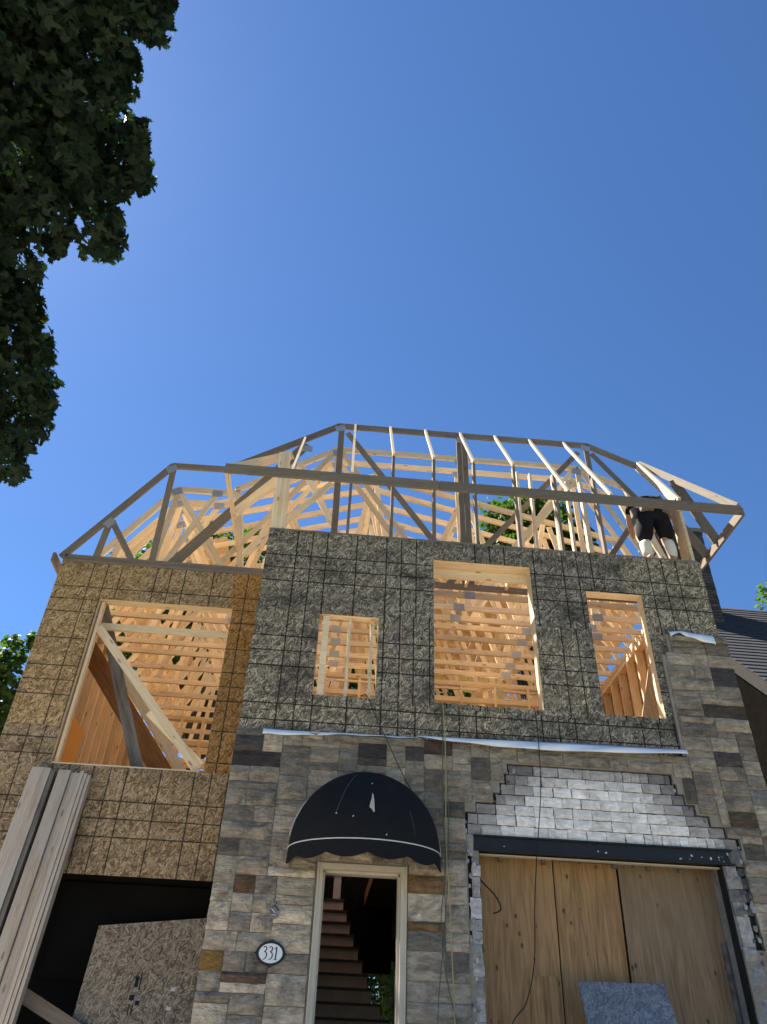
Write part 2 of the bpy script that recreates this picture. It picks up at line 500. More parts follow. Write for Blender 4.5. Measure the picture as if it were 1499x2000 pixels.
# ---- sheathing of the wing (set back one metre)
YW = 1.0
wh = [WW]
for (x0, x1, z0, z1, mt, uo) in (
        (-3.0, -1.78, 5.26, 7.70, 'osb_tanv', (-3.0+.06, 5.26)), (-1.78, -.52, 6.90, 7.70, 'osb_tan', (-1.78-.25, 6.90-.42)),
        (-.52, 0, 6.4, 7.70, 'osb_orangev', (-.72, 5.26)), (-.52, 0, 4.79, 6.4, 'osb_orangev', (-.72, 4.1)),
        (-3.0, -2.3, 4.79, 5.26, 'osb_tan', (-3.1, 4.79-.5)), (-3.0, -1.95, 3.57, 4.79, 'osb_tan', (-3.9, 3.57)), (-1.95, 0.0, 3.57, 4.79, 'osb_tan', (-2.18, 3.57))):
    if mt.endswith('v') and mt not in M:
        base = mt[:-1]
        osb(mt, {'osb_tan': [(.075, .05, .026), (.21, .145, .082), (.33, .24, .145), (.50, .38, .245)],
                 'osb_orange': [(.09, .045, .016), (.22, .12, .045), (.32, .19, .08), (.42, .27, .13)]}[base], .8, .25 if base == 'osb_tan' else .05, vertical=True)
    sheet('osb_sheet', x0, x1, z0, z1, YW, YW+.011, wh, mt, house, uvo=uo)

# ---- outer side and back walls, floor deck, ceiling of the ground floor
sheet('side_wall', 0.0, 9.7, 1.3, 7.66, 6.035, 6.047, [], 'osb_new', house, plane='yz')
sheet('side_wall', YW+.012, 9.7, 1.3, 7.66, -3.0, -2.988, [], 'osb_new', house, plane='yz')
sheet('back_wall', -2.98, 6.03, 1.3, 7.66, 9.70, 9.712, [(2.0, 2.95, 1.3, 4.02), (-2.2, -.8, 5.6, 7.0), (1.0, 2.6, 5.6, 7.1), (3.6, 5.0, 5.6, 7.1)], 'osb_new', house)
sheet('return_wall', .03, 1.0, 1.3, 7.72, .02, .14, [], 'mortar', house, plane='yz')
box('floor_deck', -2.98, 1.0, 1.02, 9.68, 4.42, 4.62, 'subfloor', house)
box('floor_deck', 1.0, 1.9, .16, 2.6, 4.42, 4.62, 'subfloor', house)
box('floor_deck', 1.0, 1.9, 6.4, 9.68, 4.42, 4.62, 'subfloor', house)
box('floor_deck', 1.9, 6.03, .16, 9.68, 4.42, 4.62, 'subfloor', house)
box('floor_slab', -2.98, 6.03, .16, 9.68, 1.25, 1.42, 'mortar', house)
box('dark_partition', 2.42, 2.5, .5, 6.0, 1.42, 4.41, 'membrane_shade', house)  # black colour supplies the unlit dark beside the stairs
box('dark_partition', .9, 2.4, 6.35, 6.39, 3.4, 6.2, 'membrane_shade', house)  # added black panel so the view above the stairs stays dark
box('dark_partition', .1, .18, .2, 9.6, 1.42, 4.41, 'membrane_shade', house)
# recess below the wing, its darkness put into black surfaces
box('recess_wall', -3.3, .02, 2.2, 2.26, 1.3, 4.41, 'membrane_shade', house)
box('recess_ceiling', -2.98, -.0, 1.03, 2.19, 3.60, 3.64, 'membrane_shade', house)
box('recess_side', -3.0, -2.9, 1.03, 2.19, 1.3, 3.58, 'membrane_shade', house)
box('recess_curtain', -1.9, -.05, 1.45, 1.47, 2.6, 3.58, 'membrane_shade', house)
box('recess_curtain', -2.9, -1.3, 1.5, 1.52, 1.3, 3.58, 'membrane_shade', house)

# ---- window bucks
def buck(w, y0, y1, jt=.038, hd=.10):
    x0, x1, z0, z1 = w
    p = empty('window_frame', ((x0+x1)/2, y0, z0), house)
    box('jamb', x0-jt, x0+.004, y0, y1, z0, z1, 'lumber', p)
    box('jamb', x1-.004, x1+jt, y0, y1, z0, z1, 'lumber', p)
    box('header', x0-jt, x1+jt, y0, y1, z1+.001, z1+hd, 'lumber', p)
    box('sill', x0-jt, x1+jt, y0, y1, z0-.04, z0-.001, 'lumber', p)
    return p
p = buck(W1, .0125, .15)
box('stud', .85, .93, .03, .14, 5.46, 6.55, 'lumber', p)
box('stud', 1.175, 1.213, .05, .14, 5.46, 6.55, 'lumber', p)
box('stud', 1.46, 1.498, .06, .15, 5.46, 6.55, 'lumber', p)
p = buck(W2, .0125, .20, hd=.14)
box('header', 2.27, 3.597, .21, .26, 7.40, 7.66, 'lumber', p)
p = buck(W3, .0125, .17, hd=.12)
p = buck(WW, YW+.0125, YW+.17, hd=.12)
beam('stud', (-2.27, 1.10, 4.82), (-2.27, 1.10, 7.1), .04, .09, 'lumber', p, (0, 1, 0))
beam('rail', (-2.3, 1.22, 6.80), (-.46, 1.22, 6.80), .04, .10, 'lumber', p)
beam('brace', (-2.25, 1.09, 6.72), (-.55, 1.09, 4.84), .04, .11, 'lumber', p)
beam('brace', (-1.3, 1.10, 5.55), (-.52, 1.10, 4.90), .04, .10, 'lumber', p)
# top plates
box('top_plate', .0, 6.04, .012, .15, 7.79, 7.865, 'lumber_weathered', house)
box('top_plate', -3.0, -.02, YW-.005, YW+.14, 7.704, 7.745, 'lumber_weathered', house)
box('top_plate', 5.90, 6.03, .16, 9.6, 7.72, 7.80, 'lumber', house)
box('top_plate', -2.98, -2.85, 1.15, 9.6, 7.70, 7.78, 'lumber', house)

# ---- stud walls
def stud_wall(name, a, b, z0, z1, step, thick=.09, skip=(), mat='lumber', block=None):
    a, b = Vector((*a, 0)), Vector((*b, 0))
    d = (b-a); L = d.length; d.normalize()
    w = empty(name, (a.x, a.y, z0), house)
    n = d.cross(Vector((0, 0, 1)))
    t = 0; k = 0
    while t <= L+.01:
        q = a+d*min(t, L)
        if k not in skip:
            beam('stud', (q.x, q.y, z0), (q.x, q.y, z1), .04, thick, mat, w, tuple(n))
        t += step; k += 1
    beam('plate', (a.x, a.y, z1+.02), (b.x, b.y, z1+.02), thick, .038, mat, w)
    beam('plate', (a.x, a.y, z1+.06), (b.x, b.y, z1+.06), thick, .038, mat, w)
    for zb in (block or []):
        beam('blocking', (a.x, a.y, zb), (b.x, b.y, zb), thick*.8, .09, mat, w)
    return w
stud_wall('stud_wall', (5.96, .25), (5.96, 9.5), 4.63, 7.62, .41, .13)
stud_wall('stud_wall', (-2.91, 1.3), (-2.91, 9.5), 4.63, 7.62, .41, .13)
stud_wall('stud_wall', (.3, 3.9), (5.7, 3.9), 4.63, 7.56, .6, .09, (3,), block=[7.3])
stud_wall('stud_wall', (-2.7, 6.3), (.2, 6.3), 4.63, 7.56, .41, .09, block=[6.75, 7.1])
stud_wall('stud_wall', (-2.7, 8.0), (5.8, 8.0), 4.63, 7.56, .5, .09, block=[7.25])
stud_wall('stud_wall', (.2, 3.95), (.2, 8.0), 4.63, 7.56, .41)
stud_wall('stud_wall', (-.3, 1.2), (-.3, 4.6), 4.63, 7.56, .41)
stud_wall('stud_wall', (3.75, 3.95), (3.75, 8.0), 4.63, 7.56, .45)
stud_wall('stud_wall', (-2.9, 9.62), (5.9, 9.62), 4.63, 7.56, .41, .09, block=[6.4])
box('wall_panel', -2.84, -2.83, 1.9, 3.5, 4.7, 6.15, 'osb_new', house)

# ================================================================ roof frame
def truss(y, top, webs, bottom=((-3.0, 7.80), (6.0, 7.80)), mat='lumber', plates=(), h=.09, th=.04):
    t = empty('roof_truss', (1.5, y, 7.76), house)
    for a, b in zip(top[:-1], top[1:]):
        if a is None or b is None: continue
        beam('top_chord', (a[0], y, a[1]), (b[0], y, b[1]), th, h+.015, mat, t, (0, 0, 1), .012)
    for a, b in zip(bottom[:-1], bottom[1:]):
        beam('bottom_chord', (a[0], y, a[1]), (b[0], y, b[1]), th, h, mat, t)
    for iw, wv in enumerate(webs):
        (xa, za), (xb, zb) = wv[0], wv[1]
        hh = wv[2] if len(wv) > 2 else h
        dy = wv[3] if len(wv) > 3 else 0
        beam('web', (xa, y+dy, za), (xb, y+dy, zb), th-.003-.0022*iw, hh, mat, t, (.31, 0, .95))
    for (x, z, a) in plates:
        pw, ph = .17, .13
        ca, sa = math.cos(a), math.sin(a)
        mw = Matrix(((ca, 0, -sa, x), (0, 1, 0, y-th/2-.004), (sa, 0, ca, z), (0, 0, 0, 1)))
        mesh('gusset_plate', boxv(-pw/2, pw/2, -.002, .002, -ph/2, ph/2), BF, 'galvanised', t, mw=mw)
    return t
ZB = 7.80
topA = [(-3.05, 7.80), (-1.82, 9.70), (-.78, 9.72), None, (-.85, 9.79), (.80, 10.91), (5.16, 10.94), (6.0, 10.55)]
truss(1.05, topA, [((-2.53, 8.47), (-2.57, ZB)), ((-2.49, 8.49), (-2.03, ZB)), ((-1.80, 9.62), (-1.76, ZB)),
                   ((.84, 10.82), (.88, ZB), .10), ((.95, 10.76), (2.98, ZB)), ((2.88, 10.86), (2.90, ZB), .09), ((2.98, 10.86), (3.0, ZB), .09, .04),
                   ((4.98, 10.76), (2.62, ZB)), ((5.14, 10.82), (5.16, ZB)), ((5.22, 10.76), (6.05, 9.55)), ((5.82, 9.45), (4.72, ZB)),
                   ((-1.50, ZB), (.28, 10.46), .17, .045)], mat='lumber_weathered',
      plates=[(-1.82, 9.62, .55), (-2.52, 8.46, 1.0), (.82, 10.84, .3), (5.12, 10.86, -.2), (.30, 10.3, 0), (2.93, 10.8, 0)])
webA = [((-1.80, 9.62), (-1.95, ZB)), ((-1.76, 9.62), (-.55, ZB)), ((-2.5, 8.5), (-2.6, ZB)), ((-1.15, 9.7), (-1.9, ZB)), ((-.8, 9.7), (-.5, ZB)),
        ((.76, 10.84), (-1.2, ZB)), ((.80, 10.84), (.9, ZB)), ((.88, 10.84), (2.85, ZB)), ((3.0, 10.86), (3.05, ZB)), ((5.05, 10.86), (3.15, ZB)),
        ((5.16, 10.86), (5.2, ZB)), ((5.25, 10.82), (6.2, 8.9)), ((2.0, 9.3), (1.1, ZB)), ((4.0, 9.3), (4.9, ZB))]
topA2 = topA+[(6.58, 8.45)]
PA = [(-1.82, 9.64, .4), (.8, 10.82, .3), (5.14, 10.84, -.2), (3.0, 10.83, 0), (-.52, 7.80, 0), (.9, 7.80, 0), (2.9, 7.80, 0), (5.1, 7.80, 0), (-1.92, 7.8, 0), (-1.15, 9.66, 0)]
for k, y in enumerate((1.28, 1.65, 1.99)):
    if y == 1.28:
        truss(y, [], [], plates=[(3.0, 7.8, 0)])
        continue
    truss(y, topA2, webA, plates=PA)
topB = [(-3.05, 7.80), (-1.88, 9.72), (1.5, 10.86), (5.95, 9.80), (6.58, 8.45)]
def webB(o):
    return [((-1.86, 9.66), (-2.1+o, ZB)), ((-1.80, 9.70), (-.7+o, ZB)), ((-.2, 10.22), (-.65+o, ZB)), ((-.1, 10.26), (1.0+o, ZB)), ((1.48, 10.76), (1.05+o, ZB)),
            ((1.52, 10.76), (2.1+o, ZB)), ((3.1, 10.4), (2.15+o, ZB)), ((3.2, 10.4), (4.1+o, ZB)), ((4.6, 10.05), (4.15+o, ZB)), ((5.9, 9.72), (5.3+o, ZB)), ((4.7, 10.0), (5.25+o, ZB))]
PB = [(-1.88, 9.66, .4), (1.5, 10.74, 0), (5.9, 9.72, -.2), (-.68, 7.8, 0), (1.02, 7.8, 0), (2.12, 7.8, 0), (4.12, 7.8, 0), (5.28, 7.8, 0), (-.15, 10.2, .3), (3.15, 10.36, -.2)]
for k, y in enumerate((2.25, 2.62, 3.06, 3.5, 3.87, 4.45, 5.05, 5.65, 6.25, 6.85, 7.45, 8.05, 8.65, 9.25)):
    o = random.uniform(-.18, .18)
    truss(y, topB, webB(o), plates=PB[:] if k < 6 else ())

# boarding already laid over the rear of the roof
def prof(x):
    for a, b in zip(topB[:-1], topB[1:]):
        if a[0] <= x <= b[0]: return a[1]+(b[1]-a[1])*(x-a[0])/(b[0]-a[0]), (b[1]-a[1])/(b[0]-a[0])
x = -2.9
while x < 6.5:
    z, m = prof(x)
    if random.random() > .16:
        ys_ = 5.0 if -1.2 < x < 3.2 else max(3.0, (z-1.45)/.72-8.45)
        beam('deck_board', (x, ys_+random.uniform(0, .2), z+.075*math.sqrt(1+m*m)), (x, 9.75, z+.075*math.sqrt(1+m*m)), .255, .019, 'lumber', house, (-m, 0, 1))
    x += .265/math.sqrt(1+m*m)
# front of the main roof: jack rafters, posts, fascia
G = Vector((0, 1.02, 10.93))
for x in (.24, 1.07, 4.12, 4.73):
    zt = 10.93 if x > .8 else 10.53
    beam('jack_rafter', (x, 1.02, zt), (x, -.49, 8.53 if x > .8 else 8.45), .036, .05, 'lumber_mid', house, (0, -.8, .5))
    if x > .5: beam('post', (x, .06, 7.87), (x, .06, 9.30), .04, .09, 'lumber_weathered', house, (0, 1, 0))
for x in (1.68, 2.29, 2.90, 3.51):
    beam('jack_rafter', (x, 1.02, 10.95), (x, .02, 9.40), .036, .05, 'lumber_mid', house, (0, -.8, .5))
    beam('post', (x, .06, 7.87), (x, .06, 9.38), .04, .09, 'lumber_weathered', house, (0, 1, 0))
for x in (.02, .062, .104, .146, .188):
    beam('post', (x, .07, 7.87), (x-.03, .07, 9.27 if x < .15 else 8.9), .04, .10, 'lumber', house, (0, 1, 0))
for x in (3.80, 4.02, 4.40, 4.62, 4.86):
    beam('post', (x, .95, 7.87), (x+.02, .95, 9.9+.2*random.random()), .04, .09, 'lumber', house, (0, 1, 0))
for x in (.48, 1.07, 1.68, 2.29, 2.90, 3.51, 4.12, 4.73, 5.34):
    beam('ceiling_joist', (x, .15, 7.83), (x, 1.03, 7.83), .04, .09, 'lumber', house)
# right end: deep post, hip and side jacks
beam('post', (5.99, .16, 7.87), (5.99, .16, 9.02), .045, .27, 'plywood_pale', house, (0, 1, 0))
beam('jack_rafter', (5.99, 1.02, 10.54), (5.99, .02, 8.93), .045, .14, 'lumber_mid', house, (0, -.8, .5))
beam('hip_rafter', (6.02, 1.0, 10.56), (6.56, -.47, 8.52), .04, .11, 'lumber_weathered', house)  # darker timber stands in for shade on the hip's face
beam('jack_rafter', (6.22, .42, 9.72), (6.60, .30, 8.45), .04, .14, 'lumber_weathered', house)
beam('jack_rafter', (6.05, .75, 9.62), (6.60, .66, 8.45), .04, .14, 'lumber_weathered', house)
beam('jack_rafter', (6.0, 1.7, 10.3), (6.60, 1.6, 8.45), .04, .09, 'lumber', house)
beam('fascia_board', (6.60, -.50, 8.42), (6.60, 9.4, 8.42), .04, .14, 'lumber_weathered', house)
beam('fascia_board', (-.64, -.47, 8.42), (-.64, 1.9, 8.60), .04, .12, 'lumber', house)
beam('fascia_board', (-.66, -.51, 8.42), (2.28, -.51, 8.42), .04, .145, 'lumber_weathered', house)
beam('fascia_board', (2.285, -.51, 8.42), (6.58, -.51, 8.42), .04, .145, 'lumber_weathered', house)
beam('jack_rafter', (-.64, .62, 8.5), (-.02, .62, 9.3), .04, .14, 'lumber', house)
beam('hip_rafter', (-.62, -.42, 8.48), (.1, .6, 9.75), .04, .14, 'lumber', house)
beam('fascia_board', (-3.12, .93, 7.72), (-3.12, 9.5, 7.72), .04, .14, 'lumber_weathered', house)
# members tied behind the left slope
beam('brace', (.75, 1.4, 9.9), (-.5, 1.4, 8.3), .04, .10, 'lumber', house)
beam('brace', (.2, 1.5, 10.3), (1.1, 1.5, 8.6), .04, .10, 'lumber', house)
beam('brace', (3.6, 1.5, 8.6), (5.0, 1.5, 10.5), .04, .12, 'lumber', house)
# ================================================================ stonework
stone_wall = empty('stone_wall', (3.0, 0, 1.3), house)
DOOR = (1.03, 1.962, 1.0, 3.597)
GAR = (2.60, 5.62, 1.0, 3.965)
INF = [(2.60, 5.63), (2.60, 5.50), (2.72, 5.34), (2.92, 5.20), (3.0, 5.10), (3.06, 5.03), (3.10, 5.00)]   # rows of pale block above the beam
BZ, BH = 3.967, .112
sheet('mortar_backing', 0.0, 6.10, 1.3, 4.98, -.030, .15, [DOOR, (2.72, 5.40, 1.0, 3.82), (2.60, 5.63, 3.0, 3.967)]+[(a-.012, b+.018, BZ+k*BH-.01, BZ+(k+1)*BH+.012) for k, (a, b) in enumerate(INF)], 'mortar', stone_wall, gap=0)
sheet('infill_backing', 2.5, 5.8, 1.3, 4.9, .012, .14, [(2.735, 5.39, 1.0, 3.80)], 'gap_dark', stone_wall, gap=0)
sheet('mortar_backing', 5.20, 6.10, 4.985, 6.615, -.030, -.002, [(5.0, 5.31, 6.31, 7)], 'mortar', stone_wall, gap=0)
def free(x0, x1, z0, z1):
    """may a stone stand on this patch of the wall?"""
    def hit(h): return x0 < h[1]-.001 and x1 > h[0]+.001 and z0 < h[3]-.001 and z1 > h[2]+.001
    if hit(DOOR) or hit(GAR): return False
    for k, (a, b) in enumerate(INF):
        if hit((a-.012, b+.018, BZ+k*BH-.01, BZ+(k+1)*BH+.012)): return False
    for h in ((.98, 2.11, 4.875, 5.2), (3.27, 4.90, 4.91, 5.2)):
        if hit(h): return False
    if x1 > 6.13 or x0 < -.03: return False
    if z1 > 4.99 and x0 < (5.22 if z1 < 6.33 else 5.33): return False
    if z1 > 6.62: return False
    return True
CW, CH = .1075, .0855
NX, NZ = 57, 63
occ = np.zeros((NX, NZ), bool)
for i in range(NX):
    for j in range(NZ):
        if not free(-.02+i*CW, -.02+(i+1)*CW, 1.3+j*CH-.02, 1.3+(j+1)*CH-.02): occ[i, j] = True
occ0 = occ.copy()
rs = random.Random(21)
PAL = [((.235, .212, .175), 30), ((.27, .24, .195), 24), ((.195, .178, .15), 26), ((.32, .285, .23), 12), ((.15, .138, .12), 14),
       ((.10, .092, .082), 7), ((.16, .12, .08), 1), ((.16, .14, .12), 4)]
cols = [c for c, w in PAL for _ in range(w)]
# stones whose colour can be told in the photograph: (x, z, colour)
SPEC = [(.36, 3.42, (.13, .085, .055)), (.42, 3.30, (.19, .115, .05)), (.16, 2.62, (.24, .15, .05)), (.6, 2.50, (.13, .095, .08)), (.42, 4.62, (.075, .065, .068)),
        (1.55, 4.78, (.085, .082, .085)), (2.25, 3.45, (.17, .11, .06)), (2.3, 3.02, (.16, .11, .06)), (5.75, 4.36, (.13, .11, .075)), (5.95, 5.95, (.10, .10, .105)),
        (5.6, 4.92, (.12, .10, .105)), (5.9, 5.0, (.12, .12, .115)), (5.05, 4.62, (.24, .15, .05)), (2.32, 4.82, (.12, .085, .07)), (5.9, 6.4, (.26, .24, .2)), (5.75, 5.58, (.11, .095, .08)),
        (.3, 4.85, (.10, .095, .09)), (.2, 4.35, (.24, .23, .21)), (2.1, 4.75, (.11, .105, .1)), (5.95, 4.55, (.30, .31, .31))]
stones = 0
def stone_mesh(w, h, d, rough, r):
    nx, nz = max(3, min(6, int(w/.07))), max(3, min(4, int(h/.05)))
    vs, fs = [], []
    sx = r.uniform(0, 50)
    for j in range(nz+1):
        for i in range(nx+1):
            u, v = i/nx, j/nz
            x, z = (u-.5)*w, (v-.5)*h
            e = min(u, 1-u)*w; e2 = min(v, 1-v)*h
            edge = min(1, min(e, e2)/.022)
            y = -d*(.45+.55*edge) - rough*edge*(mnoise.noise(Vector((x*7+sx, z*9, sx)))*1.1+.6*mnoise.noise(Vector((x*19+sx, z*22, 3))))
            if edge < .01:
                x += r.uniform(-.004, .004); z += r.uniform(-.004, .004)
            vs.append((x, y, z))
    for j in range(nz):
        for i in range(nx):
            a = j*(nx+1)+i
            fs.append((a, a+1, a+nx+2, a+nx+1))
    ring = [i for i in range(nx+1)]+[j*(nx+1)+nx for j in range(1, nz+1)]+[nz*(nx+1)+i for i in range(nx-1, -1, -1)]+[j*(nx+1) for j in range(nz-1, 0, -1)]
    n0 = len(vs)
    for k in ring: vs.append((vs[k][0], .01, vs[k][2]))
    m = len(ring)
    for k in range(m): fs.append((ring[k], n0+k, n0+(k+1) % m, ring[(k+1) % m]))
    return vs, fs
def put_stone(x0, x1, z0, z1, name='stone', parent=None, mat='stone', col=None, d=.03, rough=.012, y=-.030):
    w, h = x1-x0, z1-z0
    vs, fs = stone_mesh(w, h, d*(rs.uniform(.6, 1.5) if name == 'stone' else 1), rough, rs)
    cx, cz = (x0+x1)/2, (z0+z1)/2
    o = mesh(name, vs, fs, mat, parent or stone_wall, smooth=False, mw=Matrix.Translation((cx, y, cz)) @ Matrix.Rotation(rs.uniform(-.006, .006), 4, 'Y'))
    c = col or rs.choice(cols)
    spec = False
    if col is None:
        for sx, sz, sc in SPEC:
            if x0 <= sx <= x1 and z0 <= sz <= z1 and (w*h < .07 or sc[0]-sc[2] < .05): c = sc; spec = True
    k = rs.uniform(.9, 1.12)*(1.9 if cz < 3.5 and name == 'stone' else 1.3 if name == 'stone' else 1.0)*(.62 if spec else 1)
    wm = (1.07, 1.01, .93) if name == 'stone' else (1.04, 1.0, .95)
    o.color = (c[0]*k*wm[0], c[1]*k*wm[1], c[2]*k*wm[2], 1)
    return o
for j in range(NZ):
    for i in range(NX):
        if occ[i, j]: continue
        z = 1.3+j*CH
        big = z < 1.95
        w = rs.choice([2, 2, 3, 3, 4, 4, 5] if not big else [5, 6, 7]); h = rs.choice([1, 2, 2, 2, 2, 3] if not big else [3, 3])
        if w >= 5 and h == 3 and not big: h = 2
        if w == 2 and h == 1: w = 3
        while w > 1 and (i+w > NX or occ[i:i+w, j].any()): w -= 1
        while h > 1 and (j+h > NZ or occ[i:i+w, j:j+h].any()): h -= 1
        # take up a one cell leftover at the right
        if w < 6 and i+w < NX and not occ[i+w, j:j+h].any() and (i+w+1 >= NX or occ[i+w+1, j]): w += 1
        occ[i:i+w, j:j+h] = True
        x0, x1 = -.012+i*CW, -.012+(i+w)*CW
        z0, z1 = z, z+h*CH
        # grow into the leftover strip beside an opening or the wall end
        for q in range(5):
            if (i+w >= NX or occ0[min(i+w, NX-1), j:j+h].all()) and free(x0, x1+.021, z0, z1): x1 += .02
            if (i == 0 or occ0[i-1, j:j+h].all()) and free(x0-.021, x1, z0, z1): x0 -= .02
            if (j+h >= NZ or occ0[i:i+w, min(j+h, NZ-1)].all()) and free(x0, x1, z0, z1+.017): z1 += .016
            if (j == 0 or occ0[i:i+w, j-1].all()) and free(x0, x1, z0-.017, z1): z0 -= .016
        put_stone(x0+.003, x1-.004, z0+.003, z1-.004)
        stones += 1
# long pale ledge stones under the window line
put_stone(1.0, 2.09, 4.885, 4.975, 'ledge_stone', None, 'stone', (.235, .215, .17), .055, .003)
put_stone(3.29, 4.88, 4.925, 5.0, 'ledge_stone', None, 'stone', (.22, .205, .17), .055, .003)

# ---- pale block infill over the garage beam
infill = empty('block_infill', (4.1, 0, BZ), house)
for k, (a, b) in enumerate(INF):
    x = a + rs.uniform(-.004, .03)
    b = b - rs.uniform(-.004, .03)
    first = True
    while x < b-.03:
        w = rs.choice([.21, .215, .22, .215, .15])
        if k == 0 and x > 4.45: w = .10
        if k == 6: w = rs.choice([.09, .095, .19, .1])
        if first and k % 2: w *= .5
        first = False
        x1 = min(x+w, b)
        if b-x1 < .05: x1 = b
        e = min(x-a, b-x1)
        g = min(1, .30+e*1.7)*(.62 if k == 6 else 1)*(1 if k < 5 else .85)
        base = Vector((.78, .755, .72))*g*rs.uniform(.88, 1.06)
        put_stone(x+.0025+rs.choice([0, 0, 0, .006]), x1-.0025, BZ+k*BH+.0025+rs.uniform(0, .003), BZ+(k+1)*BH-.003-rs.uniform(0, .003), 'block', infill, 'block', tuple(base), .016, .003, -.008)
        x = x1
# toothed ends beside the opening
z = 1.32; 
while z < 3.78:
    h = rs.choice([.11, .17, .2, .13])
    put_stone(2.63+rs.uniform(-.03, .03), 2.728+rs.uniform(-.006, .006), z, min(z+h, 3.81)-.006, 'block', infill, 'block', tuple(Vector((.47, .47, .46))*rs.uniform(.35, 1.15)), .03, .03, -.018)
    z += h
z = 1.32
while z < 3.75:
    h = rs.choice([.16, .22, .28, .13])
    put_stone(5.392+rs.uniform(0, .03), 5.55+rs.uniform(-.03, .03), z, min(z+h, 3.80)-.004, 'rubble_stone', infill, 'block', tuple(Vector((.36, .35, .335))*rs.uniform(.4, 1.1)), .045, .06, -.008)
    if h < .25: put_stone(5.545, 5.63, z+.01, min(z+h, 3.80)-.02, 'rubble_stone', infill, 'block', (.1, .1, .1), .02, .03, .0)
    z += h
put_stone(5.46, 5.63, 3.80, 3.965, 'rubble_stone', infill, 'block', (.12, .12, .12), .03, .04, -.01)
put_stone(2.595, 2.668, 3.79, 3.965, 'rubble_stone', infill, 'block', (.28, .27, .25), .05, .03, -.01)
# lumps of old mortar left on the broken edges
def lump(x, z, r, y=-.02, g=1.0):
    vs, fs = [], []
    for j, ph in enumerate((-1.1, -.3, .5, 1.25)):
        for i in range(7):
            t = 2*math.pi*i/7+j*.4
            q = r*rs.uniform(.65, 1.25)
            vs.append((q*math.cos(t)*math.cos(ph)*.9, -q*(.35+.35*math.sin(ph)), q*math.sin(t)*math.cos(ph)*1.2))
    for j in range(3):
        for i in range(7): fs.append((j*7+i, j*7+(i+1) % 7, (j+1)*7+(i+1) % 7, (j+1)*7+i))
    fs.append(tuple(range(21, 28)))
    o = mesh('mortar_lump', vs, fs, 'block', infill, mw=Matrix.Translation((x, y, z)))
    o.color = (.62*g, .60*g, .57*g, 1)
for q in range(34): lump(2.62+rs.uniform(-.03, .05), rs.uniform(2.0, 3.95), rs.uniform(.010, .026), -.03, rs.choice([.2, .4, .55, .75]))
for q in range(40): lump(5.50+rs.uniform(-.06, .12), rs.uniform(2.0, 3.95), rs.uniform(.012, .032), -.03, rs.choice([.2, .35, .5, .7]))
for k, (a, b) in enumerate(INF):
    for e in (a, a+.05, b-.04, b):
        if rs.random() < .7: lump(e+rs.uniform(-.02, .02), BZ+(k+rs.random())*BH, rs.uniform(.010, .026), -.012, rs.choice([.15, .35, .6]))
# reveals of the garage opening
sheet('reveal', -.0, .32, 1.3, 3.82, 2.70, 2.722, [], 'rubble', house, plane='yz')
sheet('reveal', -.0, .32, 1.3, 3.82, 5.40, 5.44, [], 'rubble', house, plane='yz')
# steel beam
bm_ = empty('lintel_beam', (4.1, 0, 3.8), house)
box('web', 2.67, 5.50, -.028, .0, 3.815, 3.945, 'steel_black', bm_)
box('flange', 2.67, 5.52, -.055, .1, 3.945, 3.962, 'steel_black', bm_)
box('flange', 2.67, 5.52, -.055, .1, 3.800, 3.815, 'steel_black', bm_)
for k in range(14):
    x = rs.uniform(2.8, 5.4) if k < 4 else rs.uniform(4.9, 5.45)
    r = rs.uniform(.004, .013)
    mesh('mortar_splash', [(x-r, -.030, 3.88+rs.uniform(-.05, .05)+q) for q in (0,)]*0 + [(x+r*math.cos(t)*rs.uniform(.6, 1.3), -.0295, 3.86+.05*math.sin(k*3.1)+r*math.sin(t)*rs.uniform(.6, 1.3)) for t in np.linspace(0, 6.283, 8)[:-1]], [tuple(range(7))], 'trim_white', bm_)
box('packing_strip', 2.74, 5.40, .06, .12, 3.785, 3.799, 'trim_beige', house)

# ---- door frame, stairs
dr = empty('door_frame', (1.5, 0, 1.4), house)
for (a, b) in ((1.034, 1.092), (1.90, 1.958)):
    box('jamb', a, b, -.045, .03, 1.4, 3.535, 'trim_beige', dr)
    box('stop', a+.018 if a < 1.5 else a-.025, b+.025 if a < 1.5 else b-.018, .031, .15, 1.4, 3.53, 'trim_beige', dr)
    box('moulding', a-.001 if a < 1.5 else b-.014, a+.014 if a < 1.5 else b+.001, -.062, -.0455, 1.4, 3.596, 'trim_beige', dr)
box('head', 1.034, 1.958, -.045, .03, 3.537, 3.593, 'trim_beige', dr)
box('stop', 1.052, 1.94, .031, .15, 3.515, 3.575, 'trim_beige', dr)
st = empty('staircase', (1.5, 3.6, 1.42), house)
xr = [2.15, 2.04, 1.93, 1.87, 1.80, 1.74, 1.67, 1.61, 1.56, 1.50]
for k in range(-4, 10):
    y = 3.6+.16*k; zt = 2.54+.19*k
    r = xr[k] if k >= 0 else 2.15+.06*-k
    if zt-.19 < 1.42: continue
    box('riser', 1.05, r-.012, y+.02, y+.035, zt-.19, zt-.032, 'stair_wood', st)
    box('tread', 1.04, r, y-.012, y+.19, zt-.030, zt, 'stair_tread', st)
box('newel', 1.32, 1.44, 5.3, 5.4, 4.25, 4.9, 'trim_white', st)
box('stair_beam', 1.12, 1.60, 5.25, 5.45, 4.66, 4.85, 'stair_wood', st)

